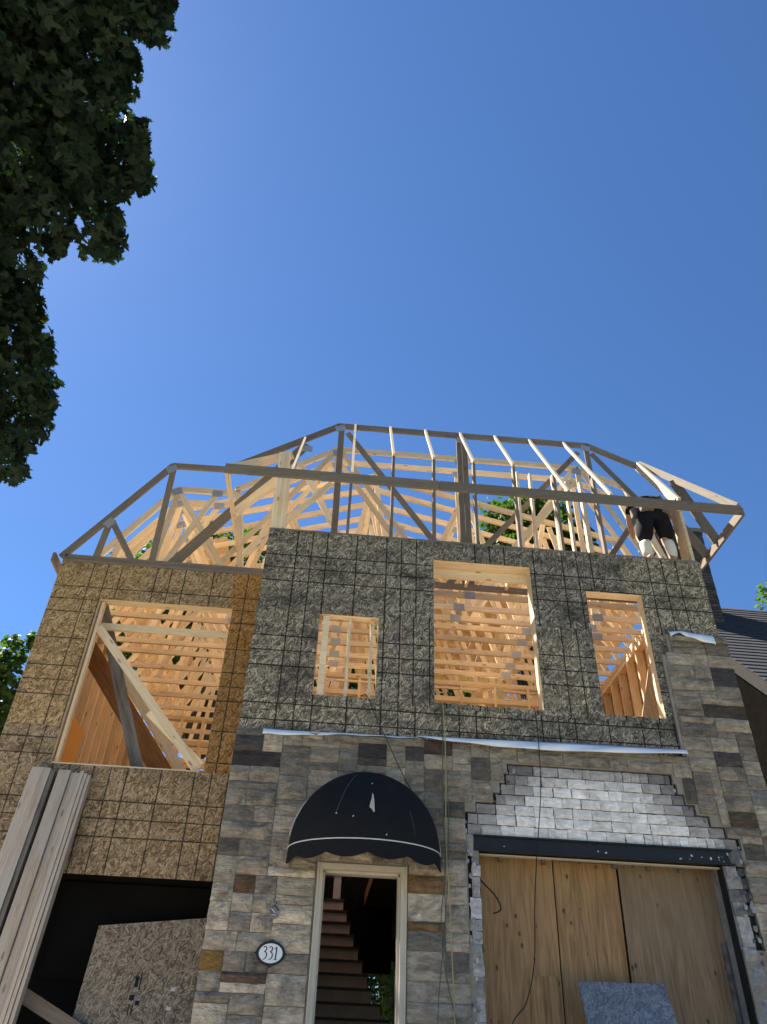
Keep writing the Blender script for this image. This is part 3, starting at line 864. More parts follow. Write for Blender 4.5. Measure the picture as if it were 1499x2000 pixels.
# electrical box left where a lamp was
lb = empty('lamp_box', (.64, -.06, 3.12), house)
n = 18
vs = [( .64+.055*math.cos(t)*q, yy, 3.115+.07*math.sin(t)*q) for (q, yy) in ((1, -.05), (1, -.078), (.8, -.078), (.78, -.055)) for t in np.linspace(0, 2*math.pi, n, endpoint=False)]
fs = [(r*n+k, r*n+(k+1) % n, (r+1)*n+(k+1) % n, (r+1)*n+k) for r in range(3) for k in range(n)]+[tuple(3*n+k for k in range(n))]
mesh('ring', vs, fs, 'rubble', lb)
for a, b in (((.60, 3.14), (.66, 3.09)), ((.63, 3.17), (.68, 3.12)), ((.61, 3.08), (.67, 3.07)), ((.65, 3.2), (.65, 3.17))):
    tube('wire', [(a[0], -.065, a[1]), ((a[0]+b[0])/2, -.09, (a[1]+b[1])/2), (b[0], -.066, b[1])], .005, 'cord_black' if a[0] > .62 else 'trim_white', lb, 5)
# ================================================================ things on and around the house
# plywood closing the garage opening
hd = empty('plywood_hoarding', (4.1, .32, 1.42))
tag(hd, 'brown plywood sheets closing the garage opening below the black steel beam', 'hoarding')
for (a0, a1, b0, b1, y, mt, z0, z1) in ((2.735, 3.60, 2.735, 3.56, .30, 'plywood_warm', 1.42, 3.84), (3.62, 4.325, 3.58, 4.275, .325, 'plywood_warm', 1.42, 3.83), (4.34, 5.395, 4.29, 5.395, .30, 'plywood_grey', 1.42, 3.835)):
    mesh('plywood_sheet', [(b0-4, y-.3, z0-2.6), (b1-4, y-.3, z0-2.6), (b1-4, y-.288, z0-2.6), (b0-4, y-.288, z0-2.6), (a0-4, y-.3, z1-2.6), (a1-4, y-.3, z1-2.6), (a1-4, y-.288, z1-2.6), (a0-4, y-.288, z1-2.6)], BF, mt, hd, mw=Matrix.Translation((4, .3, 2.6)))
box('plywood_strip', 3.25, 3.545, .287, .298, 1.42, 2.72, 'plywood_warm', hd)
for x in (3.0, 3.48, 4.28, 4.66, 5.02):
    box('cleat', x, x+.045, .27, .299, 3.775, 3.835, 'lumber_weathered', hd)
box('edge_trim', 5.335, 5.375, .27, .299, 1.42, 3.1, 'lumber_old', hd)

# boards leaning
def slab(name, corners, t, mat, n, **kw):
    """four corners (world) of the front face, thickness t along n"""
    n = Vector(n).normalized()
    c = sum((Vector(q) for q in corners), Vector())/4
    A = [Vector(q)-c for q in corners]
    vs = A+[q+n*t for q in A]
    w = (A[1]-A[0]).length; h = (A[3]-A[0]).length
    uv = [(0, 0), (w, 0), (w, h), (0, h)]*2
    fs = [(0, 1, 2, 3), (7, 6, 5, 4), (0, 4, 5, 1), (1, 5, 6, 2), (2, 6, 7, 3), (3, 7, 4, 0)]
    return tag(mesh(name, vs, fs, mat, uv=uv, mw=Matrix.Translation(c)), **kw)
slab('leaning_board', [(3.70, -.42, 1.42), (4.61, -.42, 1.42), (4.50, -.06, 2.66), (3.645, -.06, 2.645)], .02, 'board_blue', (0, 1, .2),
     label='blue grey board leaning in front of the garage plywood', cat='board')
ob = slab('leaning_osb_sheet', [(-1.33, .80, 1.35), (-.105, .80, 1.35), (-.155, 1.13, 3.22), (-1.31, 1.13, 3.09)], .012, 'osb_plain', (0, 1, .2),
     label='cut strand board sheet leaning in the dark opening under the wing', cat='board')
ob_st = []
for (u, v, w, h, mt) in ((.46, 2.52, .035, .10, 'ink'), (.50, 2.50, .012, .16, 'ink'), (.44, 2.40, .05, .05, 'ink'), (.50, 2.36, .04, .04, 'ink'), (.45, 2.27, .012, .10, 'ink'), (.48, 2.27, .012, .10, 'ink'), (.78, 2.50, .045, .035, 'trim_white'), (.77, 2.33, .05, .03, 'trim_white')):
    x = -1.33+u*1.2; z = v; y = .80+(v-1.35)*.33/1.87-.003
    mesh('stamp' if mt == 'ink' else 'sticker', [(x, y, z), (x+w, y, z), (x+w, y+h*.176, z+h), (x, y+h*.176, z+h)], [(0, 1, 2, 3)], mt, ob)

# stack of planks leaning on the wing wall
names = ['wide grey plank leaning under the wing window, leftmost of the stack', 'pale narrow plank leaning on the wing wall, second from the left of the stack',
         'dark edged plank leaning on the wing wall, third from the left of the stack', 'broad light plank with nail holes, fourth from the left of the leaning stack',
         'grey brown plank leaning on the wing wall, fifth from the left of the stack', 'thin plank leaning on the wing wall, sixth from the left of the stack',
         'thin plank leaning on the wing wall, second from the right of the stack', 'narrow plank edge leaning on the wing wall, rightmost of the stack']
tx = [-2.475, -2.335, -2.235, -2.15, -2.0, -1.885, -1.84, -1.795]
wd = [.185, .09, .045, .14, .12, .04, .036, .034]
tz = [4.70, 4.69, 4.66, 4.68, 4.66, 4.665, 4.64, 4.625]
dy = [0, -.03, .03, -.02, .01, -.01, 0, .012]
for k in range(8):
    x = tx[k]+wd[k]/2
    o = beam('leaning_plank', (x+.02, .40+dy[k], 1.32+.01*k), (x, .935+dy[k]*.6, tz[k]), .04 if k not in (2, 5, 6, 7) else .11, wd[k], 'lumber_grey' if k != 2 else 'lumber_old', None, (1, 0, 0))
    tag(o, names[k], 'plank', 'planks leaning on the wing wall')
o = beam('loose_timber', (-1.95, .95, 2.44), (-1.0, .86, 2.02), .04, .13, 'lumber_weathered')
tag(o, 'short timber slanting behind the leaning planks at bottom left', 'timber')

# inside the openings
o = beam('leaning_timber', (-2.40, 1.40, 7.28), (-1.25, 1.36, 4.68), .05, .15, 'lumber_old', None, (1, 0, 0))
tag(o, 'old grey nailed timber leaning inside the wide wing window', 'timber')
o = beam('stair_string', (-2.72, 2.2, 6.98), (-.80, 2.2, 4.66), .05, .27, 'lumber_dark', None, (0, 0, 1))
tag(o, 'dark brown sloping board behind the braces in the wing window', 'board')
o = beam('sloping_joist', (-2.35, 2.26, 6.9), (-.55, 2.26, 4.70), .04, .14, 'lumber', None, (0, 0, 1))
tag(o, 'yellow sloping joist alongside the dark board in the wing window', 'timber')
slab('plywood_offcut', [(4.72, .55, 4.63), (5.62, .75, 4.63), (5.66, .85, 6.42), (5.40, .80, 6.62)], .012, 'plywood_pale', (0, 1, .1), label='pale sunlit plywood leaning inside the right hand window', cat='plywood')
slab('osb_offcut', [(4.90, .36, 4.63), (5.50, .46, 4.63), (5.50, .50, 6.05), (5.42, .49, 6.10)], .012, 'lumber', (0, 1, .1), label='orange brown panel leaning at the lower corner of the right hand window', cat='board')

# house wrap strips hanging over the stone
def wrap(name, top, bot, label, y=-.05, n=26, amp=.012):
    vs, fs = [], []
    T, B = smoothpath([(x, 0, z) for x, z in top], 8), smoothpath([(x, 0, z) for x, z in bot], 8)
    m = min(len(T), len(B))
    for i in range(m):
        for q in range(4):
            f = q/3
            p = T[min(i*len(T)//m, len(T)-1)].lerp(B[min(i*len(B)//m, len(B)-1)], f)
            yy = y-.035*f-amp*math.sin(i*.9)*f+(.045 if q == 0 else 0)
            vs.append((p.x, yy, p.z))
    for i in range(m-1):
        for q in range(3):
            a = i*4+q
            fs.append((a, a+1, a+5, a+4))
    o = mesh(name, vs, fs, 'wrap_white', smooth=True)
    md = o.modifiers.new('thick', 'SOLIDIFY'); md.thickness = .002
    return tag(o, label, 'house wrap', 'torn house wrap strips')
wrap('house_wrap', [(.29, 5.00), (.7, 4.995), (1.2, 4.995), (1.7, 4.995), (2.1, 4.99)], [(.29, 4.905), (.7, 4.915), (1.2, 4.955), (1.7, 4.965), (2.1, 4.965)], 'thin white house wrap strip above the awning')
wrap('house_wrap', [(2.05, 5.005), (3.0, 5.03), (4.0, 5.05), (4.8, 5.055), (5.23, 5.06)], [(2.05, 4.975), (2.6, 4.94), (3.3, 4.915), (4.2, 4.935), (5.23, 4.985)], 'long white house wrap strip above the garage wall', -.085)
wrap('house_wrap', [(5.34, 6.655), (5.5, 6.665), (5.75, 6.655), (5.93, 6.645)], [(5.34, 6.54), (5.45, 6.60), (5.65, 6.53), (5.92, 6.47)], 'small white flap of house wrap at the top of the right stone pier', -.07)

# cords and ropes
def cord(pts, r, mat, label, name='rope'):
    return tag(tube(name, smoothpath(pts, 5), r, mat, seg=5), label, 'cord' if name == 'cord' else 'rope', 'ropes and cords hanging down the front')
cord([(2.35, -.02, 5.46), (2.36, -.10, 5.27), (2.37, -.13, 4.6), (2.36, -.12, 3.9), (2.39, -.12, 3.2), (2.41, -.1, 2.6), (2.43, -.1, 1.9), (2.44, -.1, 1.42)], .007, 'rope_yellow', 'yellow rope hanging between awning and garage')
cord([(2.33, -.02, 5.46), (2.345, -.11, 5.2), (2.33, -.13, 4.3), (2.35, -.12, 3.6), (2.30, -.11, 3.1), (2.35, -.1, 2.6), (2.50, -.1, 2.0), (2.52, -.1, 1.42)], .0055, 'rope_green', 'thin dark green rope just left of the yellow rope')
cord([(2.38, -.02, 5.46), (2.37, -.09, 5.0), (2.39, -.13, 4.2), (2.37, -.12, 3.5), (2.32, -.1, 2.9), (2.26, -.1, 2.3), (2.25, -.1, 1.42)], .0045, 'rope_green', 'thinnest grey green cord crossing behind the yellow rope', 'cord')
cord([(1.38, -.02, 5.46), (1.45, -.06, 5.46), (1.56, -.08, 5.2), (1.72, -.1, 4.88), (1.93, -.1, 4.46), (2.2, -.08, 4.05), (2.33, -.09, 3.6)], .005, 'cord_black', 'black cord running from the small window over the awning', 'cord')
cord([(3.46, -.02, 5.46), (3.46, -.1, 5.35), (3.45, -.14, 4.9), (3.42, -.14, 4.4), (3.33, -.12, 3.8), (3.27, -.08, 3.3), (3.23, -.05, 2.8), (3.12, -.05, 2.45), (2.95, -.05, 2.2), (2.9, -.05, 1.42)], .0055, 'cord_black', 'black cord hanging across the garage beam and plywood', 'cord')
cord([(2.70, .12, 3.60), (2.80, .10, 3.50), (2.90, .05, 3.38), (2.94, .02, 3.26), (2.86, .04, 3.22)], .008, 'cord_black', 'short bent black cable sticking out at the left garage edge', 'cord')

# awning over the door
AX, AZ, AA, AB, AC = 1.505, 3.70, .795, .55, .83
aw = empty('awning', (AX, 0, 3.5))
tag(aw, 'black half dome fabric awning with scalloped valance over the door', 'awning')
NT_, NP = 40, 18
vs, fs = [], []
for j in range(NP+1):
    ph = math.pi/2*j/NP
    for i in range(NT_+1):
        th = math.pi*i/NT_
        q = 1+.012*math.sin(th*5)**2*math.cos(ph)*(1 if 2 < i < NT_-2 else 0)
        dent = .035*math.exp(-((th-1.65)/.10)**2-((ph-.55)/.3)**2)+.04*math.exp(-((th-2.15)/.09)**2-((ph-.75)/.3)**2)
        q -= dent
        vs.append((AX-AA*math.cos(th)*math.cos(ph)*q, -AB*math.sin(th)*math.cos(ph)*q-.06, AZ+AC*math.sin(ph)*(1 if dent < .001 else q)))
for j in range(NP):
    for i in range(NT_):
        a = j*(NT_+1)+i
        fs.append((a, a+1, a+NT_+2, a+NT_+1))
cn = mesh('canopy', vs, fs, 'fabric_black', aw, smooth=True)
vs, fs = [], []
NV = 120
for i in range(NV+1):
    th = math.pi*i/NV
    sc = .048*abs(math.sin(th*6))
    for q in range(4):
        f = q/3
        dz = -(.125+sc)*f if q < 3 else -(.125+sc)
        r = 1+.012*f
        vs.append((AX-AA*math.cos(th)*r, -AB*math.sin(th)*r-.062, AZ+dz))
for i in range(NV):
    for q in range(3):
        a = i*4+q
        fs.append((a, a+4, a+5, a+1))
mesh('valance', vs, fs, 'fabric_black', aw, smooth=True)
tube('piping', [(AX-AA*1.004*math.cos(t), -AB*1.004*math.sin(t)-.063, AZ+.003) for t in np.linspace(0, math.pi, 40)], .0065, 'trim_white', aw, 5)
tube('piping', [(AX-AA*1.01*math.cos(t), -.066, AZ+AC*1.01*math.sin(t)) for t in np.linspace(.16, .66, 12)], .007, 'trim_white', aw, 5)
tube('piping', [(AX-AA*1.01*math.cos(t), -.066, AZ+AC*1.01*math.sin(t)) for t in np.linspace(math.pi-.75, math.pi-.02, 14)], .005, 'trim_white', aw, 5)
for th in (.25, .75):
    tube('frame_rib', [(AX-AA*.985*math.cos(math.pi*th)*math.cos(p), -AB*.985*math.sin(math.pi*th)*math.cos(p)-.06, AZ+AC*.985*math.sin(p)) for p in np.linspace(0, 1.5, 12)], .010, 'steel_black', aw, 6)
def on_dome(th, ph, r=1.004): return Vector((AX-AA*math.cos(th)*math.cos(ph)*r, -AB*math.sin(th)*math.cos(ph)*r-.062, AZ+AC*math.sin(ph)*r))
tube('seam', [on_dome(1.08+.12*(p/.9), p) for p in np.linspace(.32, 1.05, 10)], .0028, 'scuff', cn, 4)
tube('seam', [on_dome(2.22-.05*p, p) for p in np.linspace(.10, .42, 6)], .003, 'scuff', cn, 4)
for t_, p_ in ((1.62, .80), (1.36, .26), (1.80, .06), (1.12, .30)):
    tube('hole', [on_dome(t_, p_), on_dome(t_+.012, p_+.012)], .006, 'trim_white', cn, 5)
tear = [(1.62, .62), (1.635, .60), (1.645, .50), (1.65, .34), (1.635, .33), (1.61, .37), (1.575, .40), (1.59, .47), (1.605, .52)]
mesh('tear', [on_dome(t, p, 1.0) for t, p in tear], [tuple(range(len(tear)))], 'trim_beige', cn)

# house number plaque
pq = empty('number_plaque', (.65, -.09, 2.745))
tag(pq, 'oval white house number plaque with black scalloped frame left of the door', 'sign')
def oval(a, b, n, point=0):
    out = []
    for t in np.linspace(0, 2*math.pi, n, endpoint=False):
        k = 1+point*max(0, 1-min(abs(math.sin(t)), abs(math.cos(t)))/.16)
        out.append((a*math.cos(t)*k, b*math.sin(t)*k))
    return out
def plate(name, pts, y0, y1, mat, parent, c=(.65, 2.745)):
    n = len(pts)
    vs = [(c[0]+x, y0, c[1]+z) for x, z in pts]+[(c[0]+x, y1, c[1]+z) for x, z in pts]
    fs = [tuple(range(n)), tuple(range(2*n-1, n-1, -1))]+[(k, n+k, n+(k+1) % n, (k+1) % n) for k in range(n)]
    return mesh(name, vs, fs, mat, parent)
plate('frame', oval(.138, .105, 64, .13), -.085, -.06, 'plaque_iron', pq)
plate('face', oval(.113, .083, 48), -.088, -.0852, 'plaque_white', pq)
def ribbon(name, pts, w, y, parent, c):
    P = smoothpath([(a, 0, b) for a, b in pts], 5)
    vs, fs = [], []
    for i, p in enumerate(P):
        d = (P[min(i+1, len(P)-1)]-P[max(i-1, 0)]).normalized()
        nrm = Vector((-d.z, 0, d.x)); ww = w*(.55+.75*abs(d.z))
        for s_ in (-1, 1): vs.append((c[0]+p.x+nrm.x*ww*s_, y, c[1]+p.z+nrm.z*ww*s_))
    for i in range(len(P)-1): fs.append((2*i, 2*i+1, 2*i+3, 2*i+2))
    return mesh(name, vs, fs, 'ink', parent)
three = [(-.016, .046), (-.006, .055), (.010, .050), (.013, .034), (.004, .018), (-.006, .013), (.008, .006), (.017, -.012), (.014, -.034), (0, -.050), (-.018, -.054)]
ribbon('numeral', three, .0042, -.0895, pq, (.595, 2.745))
ribbon('numeral', three, .0042, -.0895, pq, (.65, 2.745))
ribbon('numeral', [(-.014, .038), (-.002, .046), (.006, .055)], .003, -.0896, pq, (.698, 2.745))
ribbon('numeral', [(.006, .055), (.005, .02), (.003, -.02), (.001, -.052)], .0045, -.0895, pq, (.698, 2.745))
ribbon('numeral', [(-.016, -.053), (0, -.052), (.017, -.053)], .004, -.0897, pq, (.698, 2.745))

# ================================================================ the roofer
def skin_mesh(name, pts, edges, mat, parent, root=0, sub=2):
    me = bpy.data.meshes.new(name)
    me.from_pydata([p[:3] for p in pts], edges, [])
    o = bpy.data.objects.new(name, me)
    COL.objects.link(o)
    o.modifiers.new('skin', 'SKIN')
    sd = o.modifiers.new('sub', 'SUBSURF'); sd.levels = sub; sd.render_levels = sub
    for i, p in enumerate(pts):
        r = p[3]
        o.data.skin_vertices[0].data[i].radius = r if isinstance(r, tuple) else (r, r)
        o.data.skin_vertices[0].data[i].use_root = (i == root)
    dg = bpy.context.evaluated_depsgraph_get()
    m2 = bpy.data.meshes.new_from_object(o.evaluated_get(dg))
    bpy.data.objects.remove(o)
    m2.name = name
    m2.materials.clear(); m2.materials.append(M[mat])
    for p in m2.polygons: p.use_smooth = True
    return link(bpy.data.objects.new(name, m2), parent)
PX, PY, PZ = 5.60, .18, 7.87
man = empty('person', (PX, PY, PZ))
tag(man, 'roofer in black shirt and shorts with pale socks, bent over on the wall top', 'person')
def P3(x, y, z, r): return (PX+x, PY+y, PZ+z, r)
hip = P3(0, -.02, .98, (.14, .11))
body = [hip, P3(.03, .10, 1.18, (.145, .11)), P3(.07, .26, 1.36, (.16, .12)), P3(.08, .36, 1.41, (.10, .09)), P3(.09, .45, 1.40, .06), P3(.09, .55, 1.36, (.085, .10)), P3(.09, .64, 1.31, .06),
        P3(-.11, -.01, .90, .10), P3(-.15, .02, .52, .062), P3(-.19, -.02, .10, .045), P3(-.19, -.12, .04, .045),
        P3(.11, -.01, .90, .10), P3(.13, .02, .52, .062), P3(.14, -.02, .10, .045), P3(.15, -.12, .04, .045),
        P3(-.13, .30, 1.34, .065), P3(-.15, .46, 1.12, .048), P3(-.05, .62, .98, .036), P3(-.02, .68, .95, .035),
        P3(.27, .30, 1.36, .065), P3(.32, .46, 1.14, .048), P3(.24, .62, 1.0, .036), P3(.20, .68, .96, .035)]
be = [(0, 1), (1, 2), (2, 3), (3, 4), (4, 5), (5, 6), (0, 7), (7, 8), (8, 9), (9, 10), (0, 11), (11, 12), (12, 13), (13, 14), (2, 15), (15, 16), (16, 17), (17, 18), (2, 19), (19, 20), (20, 21), (21, 22)]
skin_mesh('body', body, be, 'skin', man)
skin_mesh('shorts', [P3(0, -.02, .98, (.215, .165)), P3(.005, .05, 1.06, (.18, .14)), P3(-.125, -.02, .86, (.145, .14)), P3(-.155, .0, .62, .135), P3(-.18, .005, .38, .125), P3(.125, -.02, .86, (.145, .14)), P3(.15, .0, .66, .135), P3(.16, .005, .44, .125)],
          [(0, 1), (0, 2), (2, 3), (3, 4), (0, 5), (5, 6), (6, 7)], 'cloth_black', man)
skin_mesh('shirt', [P3(.01, .04, 1.06, (.215, .165)), P3(.035, .12, 1.20, (.22, .165)), P3(.07, .25, 1.37, (.23, .17)), P3(.08, .35, 1.42, (.12, .11)), P3(-.12, .30, 1.35, .09), P3(-.145, .42, 1.18, .075), P3(.26, .30, 1.37, .09), P3(.31, .42, 1.20, .075)],
          [(0, 1), (1, 2), (2, 3), (2, 4), (4, 5), (2, 6), (6, 7)], 'cloth_black', man)
for s_, zz in ((-1, .40), (1, .46)):
    x0 = -.185 if s_ < 0 else .16
    skin_mesh('sock', [P3(x0, .0, zz, .088), P3(x0-.01*s_*-1, -.005, .32, .092), P3(x0+.01*s_, -.02, .20, .082), P3(x0+.015*s_, -.02, .10, .07)], [(0, 1), (1, 2), (2, 3)], 'sock_white', man)
    skin_mesh('boot', [P3(x0+.015*s_, .03, .055, .06), P3(x0+.015*s_, -.05, .06, .062), P3(x0+.015*s_, .12, .04, .05)], [(0, 1), (0, 2)], 'leather', man)
vs, fs = [], []
for q, (zz, rr) in enumerate(((1.00, 1.0), (1.055, 1.02))):
    for i in range(20):
        t = 2*math.pi*i/20
        vs.append((PX+.003+.222*rr*math.cos(t), PY+.0+.175*rr*math.sin(t), PZ+zz+.03*math.sin(t)))
fs = [(i, (i+1) % 20, 20+(i+1) % 20, 20+i) for i in range(20)]
bl = mesh('tool_belt', vs, fs, 'leather', man)
for t, w_ in ((-2.3, .055), (-1.85, .035), (-.85, .05), (2.9, .05), (.2, .05)):
    cx_, cy_ = PX+.24*math.cos(t), PY+.19*math.sin(t)
    box('pouch', cx_-w_, cx_+w_, cy_-.035, cy_+.035, PZ+.86, PZ+1.02, 'leather', bl)
skin_mesh('hair', [P3(.09, .53, 1.39, (.09, .10)), P3(.09, .61, 1.37, (.085, .09))], [(0, 1)], 'hair', man, 0, 2)

# ================================================================ neighbouring house
nb = empty('neighbouring_house', (11, 6, 1.3))
tag(nb, 'neighbouring shaded brick house with shingled roof and chimney on the right', 'house')
NXL, NXR = 8.12, 17.0
RY, RZ, SL = 6.0, 11.0, 1.03
def rz(y): return RZ-SL*abs(y-RY)
ye = .6
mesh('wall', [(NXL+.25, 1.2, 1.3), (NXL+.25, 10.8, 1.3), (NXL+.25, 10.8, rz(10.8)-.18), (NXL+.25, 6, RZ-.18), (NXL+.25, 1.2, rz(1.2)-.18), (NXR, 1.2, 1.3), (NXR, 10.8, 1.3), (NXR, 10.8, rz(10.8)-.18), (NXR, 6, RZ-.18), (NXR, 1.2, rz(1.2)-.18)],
     [(0, 4, 3, 2, 1), (5, 6, 7, 8, 9), (0, 5, 9, 4), (1, 2, 7, 6)], 'shaded_brick', nb)
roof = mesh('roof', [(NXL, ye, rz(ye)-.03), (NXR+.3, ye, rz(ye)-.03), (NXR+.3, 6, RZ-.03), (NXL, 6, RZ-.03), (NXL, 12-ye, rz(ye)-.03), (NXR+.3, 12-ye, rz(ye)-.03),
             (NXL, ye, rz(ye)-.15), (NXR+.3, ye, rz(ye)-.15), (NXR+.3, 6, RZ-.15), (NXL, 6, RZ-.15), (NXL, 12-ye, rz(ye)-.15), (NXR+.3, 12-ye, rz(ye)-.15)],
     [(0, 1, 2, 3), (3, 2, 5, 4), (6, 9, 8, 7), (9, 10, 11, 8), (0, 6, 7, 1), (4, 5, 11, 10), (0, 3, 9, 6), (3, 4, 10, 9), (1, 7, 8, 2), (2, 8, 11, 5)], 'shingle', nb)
# courses of shingles, one strip per course, butts standing proud
nc = 40
nrm = Vector((0, -SL, 1)).normalized() if False else Vector((0, -1*SL, 1)).normalized()
for k in range(nc):
    y0 = ye+(RY-ye)*k/nc; y1 = ye+(RY-ye)*(k+1.12)/nc
    y1 = min(y1, RY)
    n_ = Vector((0, -SL, 1)).normalized()
    a = Vector((0, y0, rz(y0)-.028)); b = Vector((0, y1, rz(y1)-.028))
    q = [a+n_*.0, a+n_*.026, b+n_*.006, b]
    vs = [(NXL-.02, v.y, v.z) for v in q]+[(NXR+.3, v.y, v.z) for v in q]
    mesh('shingle_course', [(v[0]-12, v[1], v[2]) for v in vs], [(0, 1, 2, 3), (7, 6, 5, 4), (0, 4, 5, 1), (1, 5, 6, 2), (2, 6, 7, 3), (3, 7, 4, 0)], 'shingle', roof, mw=Matrix.Translation((12, 0, 0)))
def rake(y0, y1, cuts):
    for a, b in zip(cuts[:-1], cuts[1:]):
        vs = []
        for x in (NXL-.035, NXL-.004):
            for yy, dz in ((a, -.31), (b, -.31), (b, -.035), (a, -.035)):
                vs.append((x, yy, rz(yy)+dz))
        mesh('rake_board', vs, [(0, 3, 2, 1), (4, 5, 6, 7), (0, 1, 5, 4), (1, 2, 6, 5), (2, 3, 7, 6), (3, 0, 4, 7)], 'shaded_fascia', nb)
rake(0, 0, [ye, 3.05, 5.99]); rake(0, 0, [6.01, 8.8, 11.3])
mesh('soffit', [(NXL, y, rz(y)-.30+q) for q in (0, .02) for y in (ye, 6.0)]+[(NXL+.24, y, rz(y)-.30+q) for q in (0, .02) for y in (ye, 6.0)], [(0, 1, 5, 4), (2, 6, 7, 3)], 'shaded_fascia', nb)
# chimney: core plus separate bricks
ch = empty('chimney', (8.7, 5.4, 9), nb)
CX0, CX1, CY0, CY1 = 8.15, 9.20, 5.0, 5.9
box('core', CX0+.02, CX1-.02, CY0+.02, CY1-.02, 8.0, 12.25, 'mortar', ch)
vs, fs = [], []
z = 8.6; k = 0
while z < 12.3:
    grow = .0 if z < 11.75 else .035
    for face in range(3):
        L = CX1-CX0 if face == 0 else CY1-CY0
        n_ = int(L/.215); off = .107*(k % 2)
        x = -off
        while x < L:
            a, b = max(0, x), min(L, x+.205)
            if b-a > .03:
                d = rs.uniform(.0, .012)+grow
                if face == 0: v8 = boxv(CX0+a, CX0+b, CY0-d, CY0+.03, z, z+.062)
                elif face == 1: v8 = boxv(CX1-.03, CX1+d, CY0+a, CY0+b, z, z+.062)
                else: v8 = boxv(CX0-d, CX0+.03, CY0+a, CY0+b, z, z+.062)
                n0 = len(vs); vs += v8; fs += [tuple(n0+i for i in f) for f in BF]
            x += .215
    z += .073; k += 1
tag(mesh('bricks', vs, fs, 'brick', ch), kind='stuff')
box('cap', CX0-.06, CX1+.06, CY0-.06, CY1+.06, 12.32, 12.42, 'ledge_stone', ch)
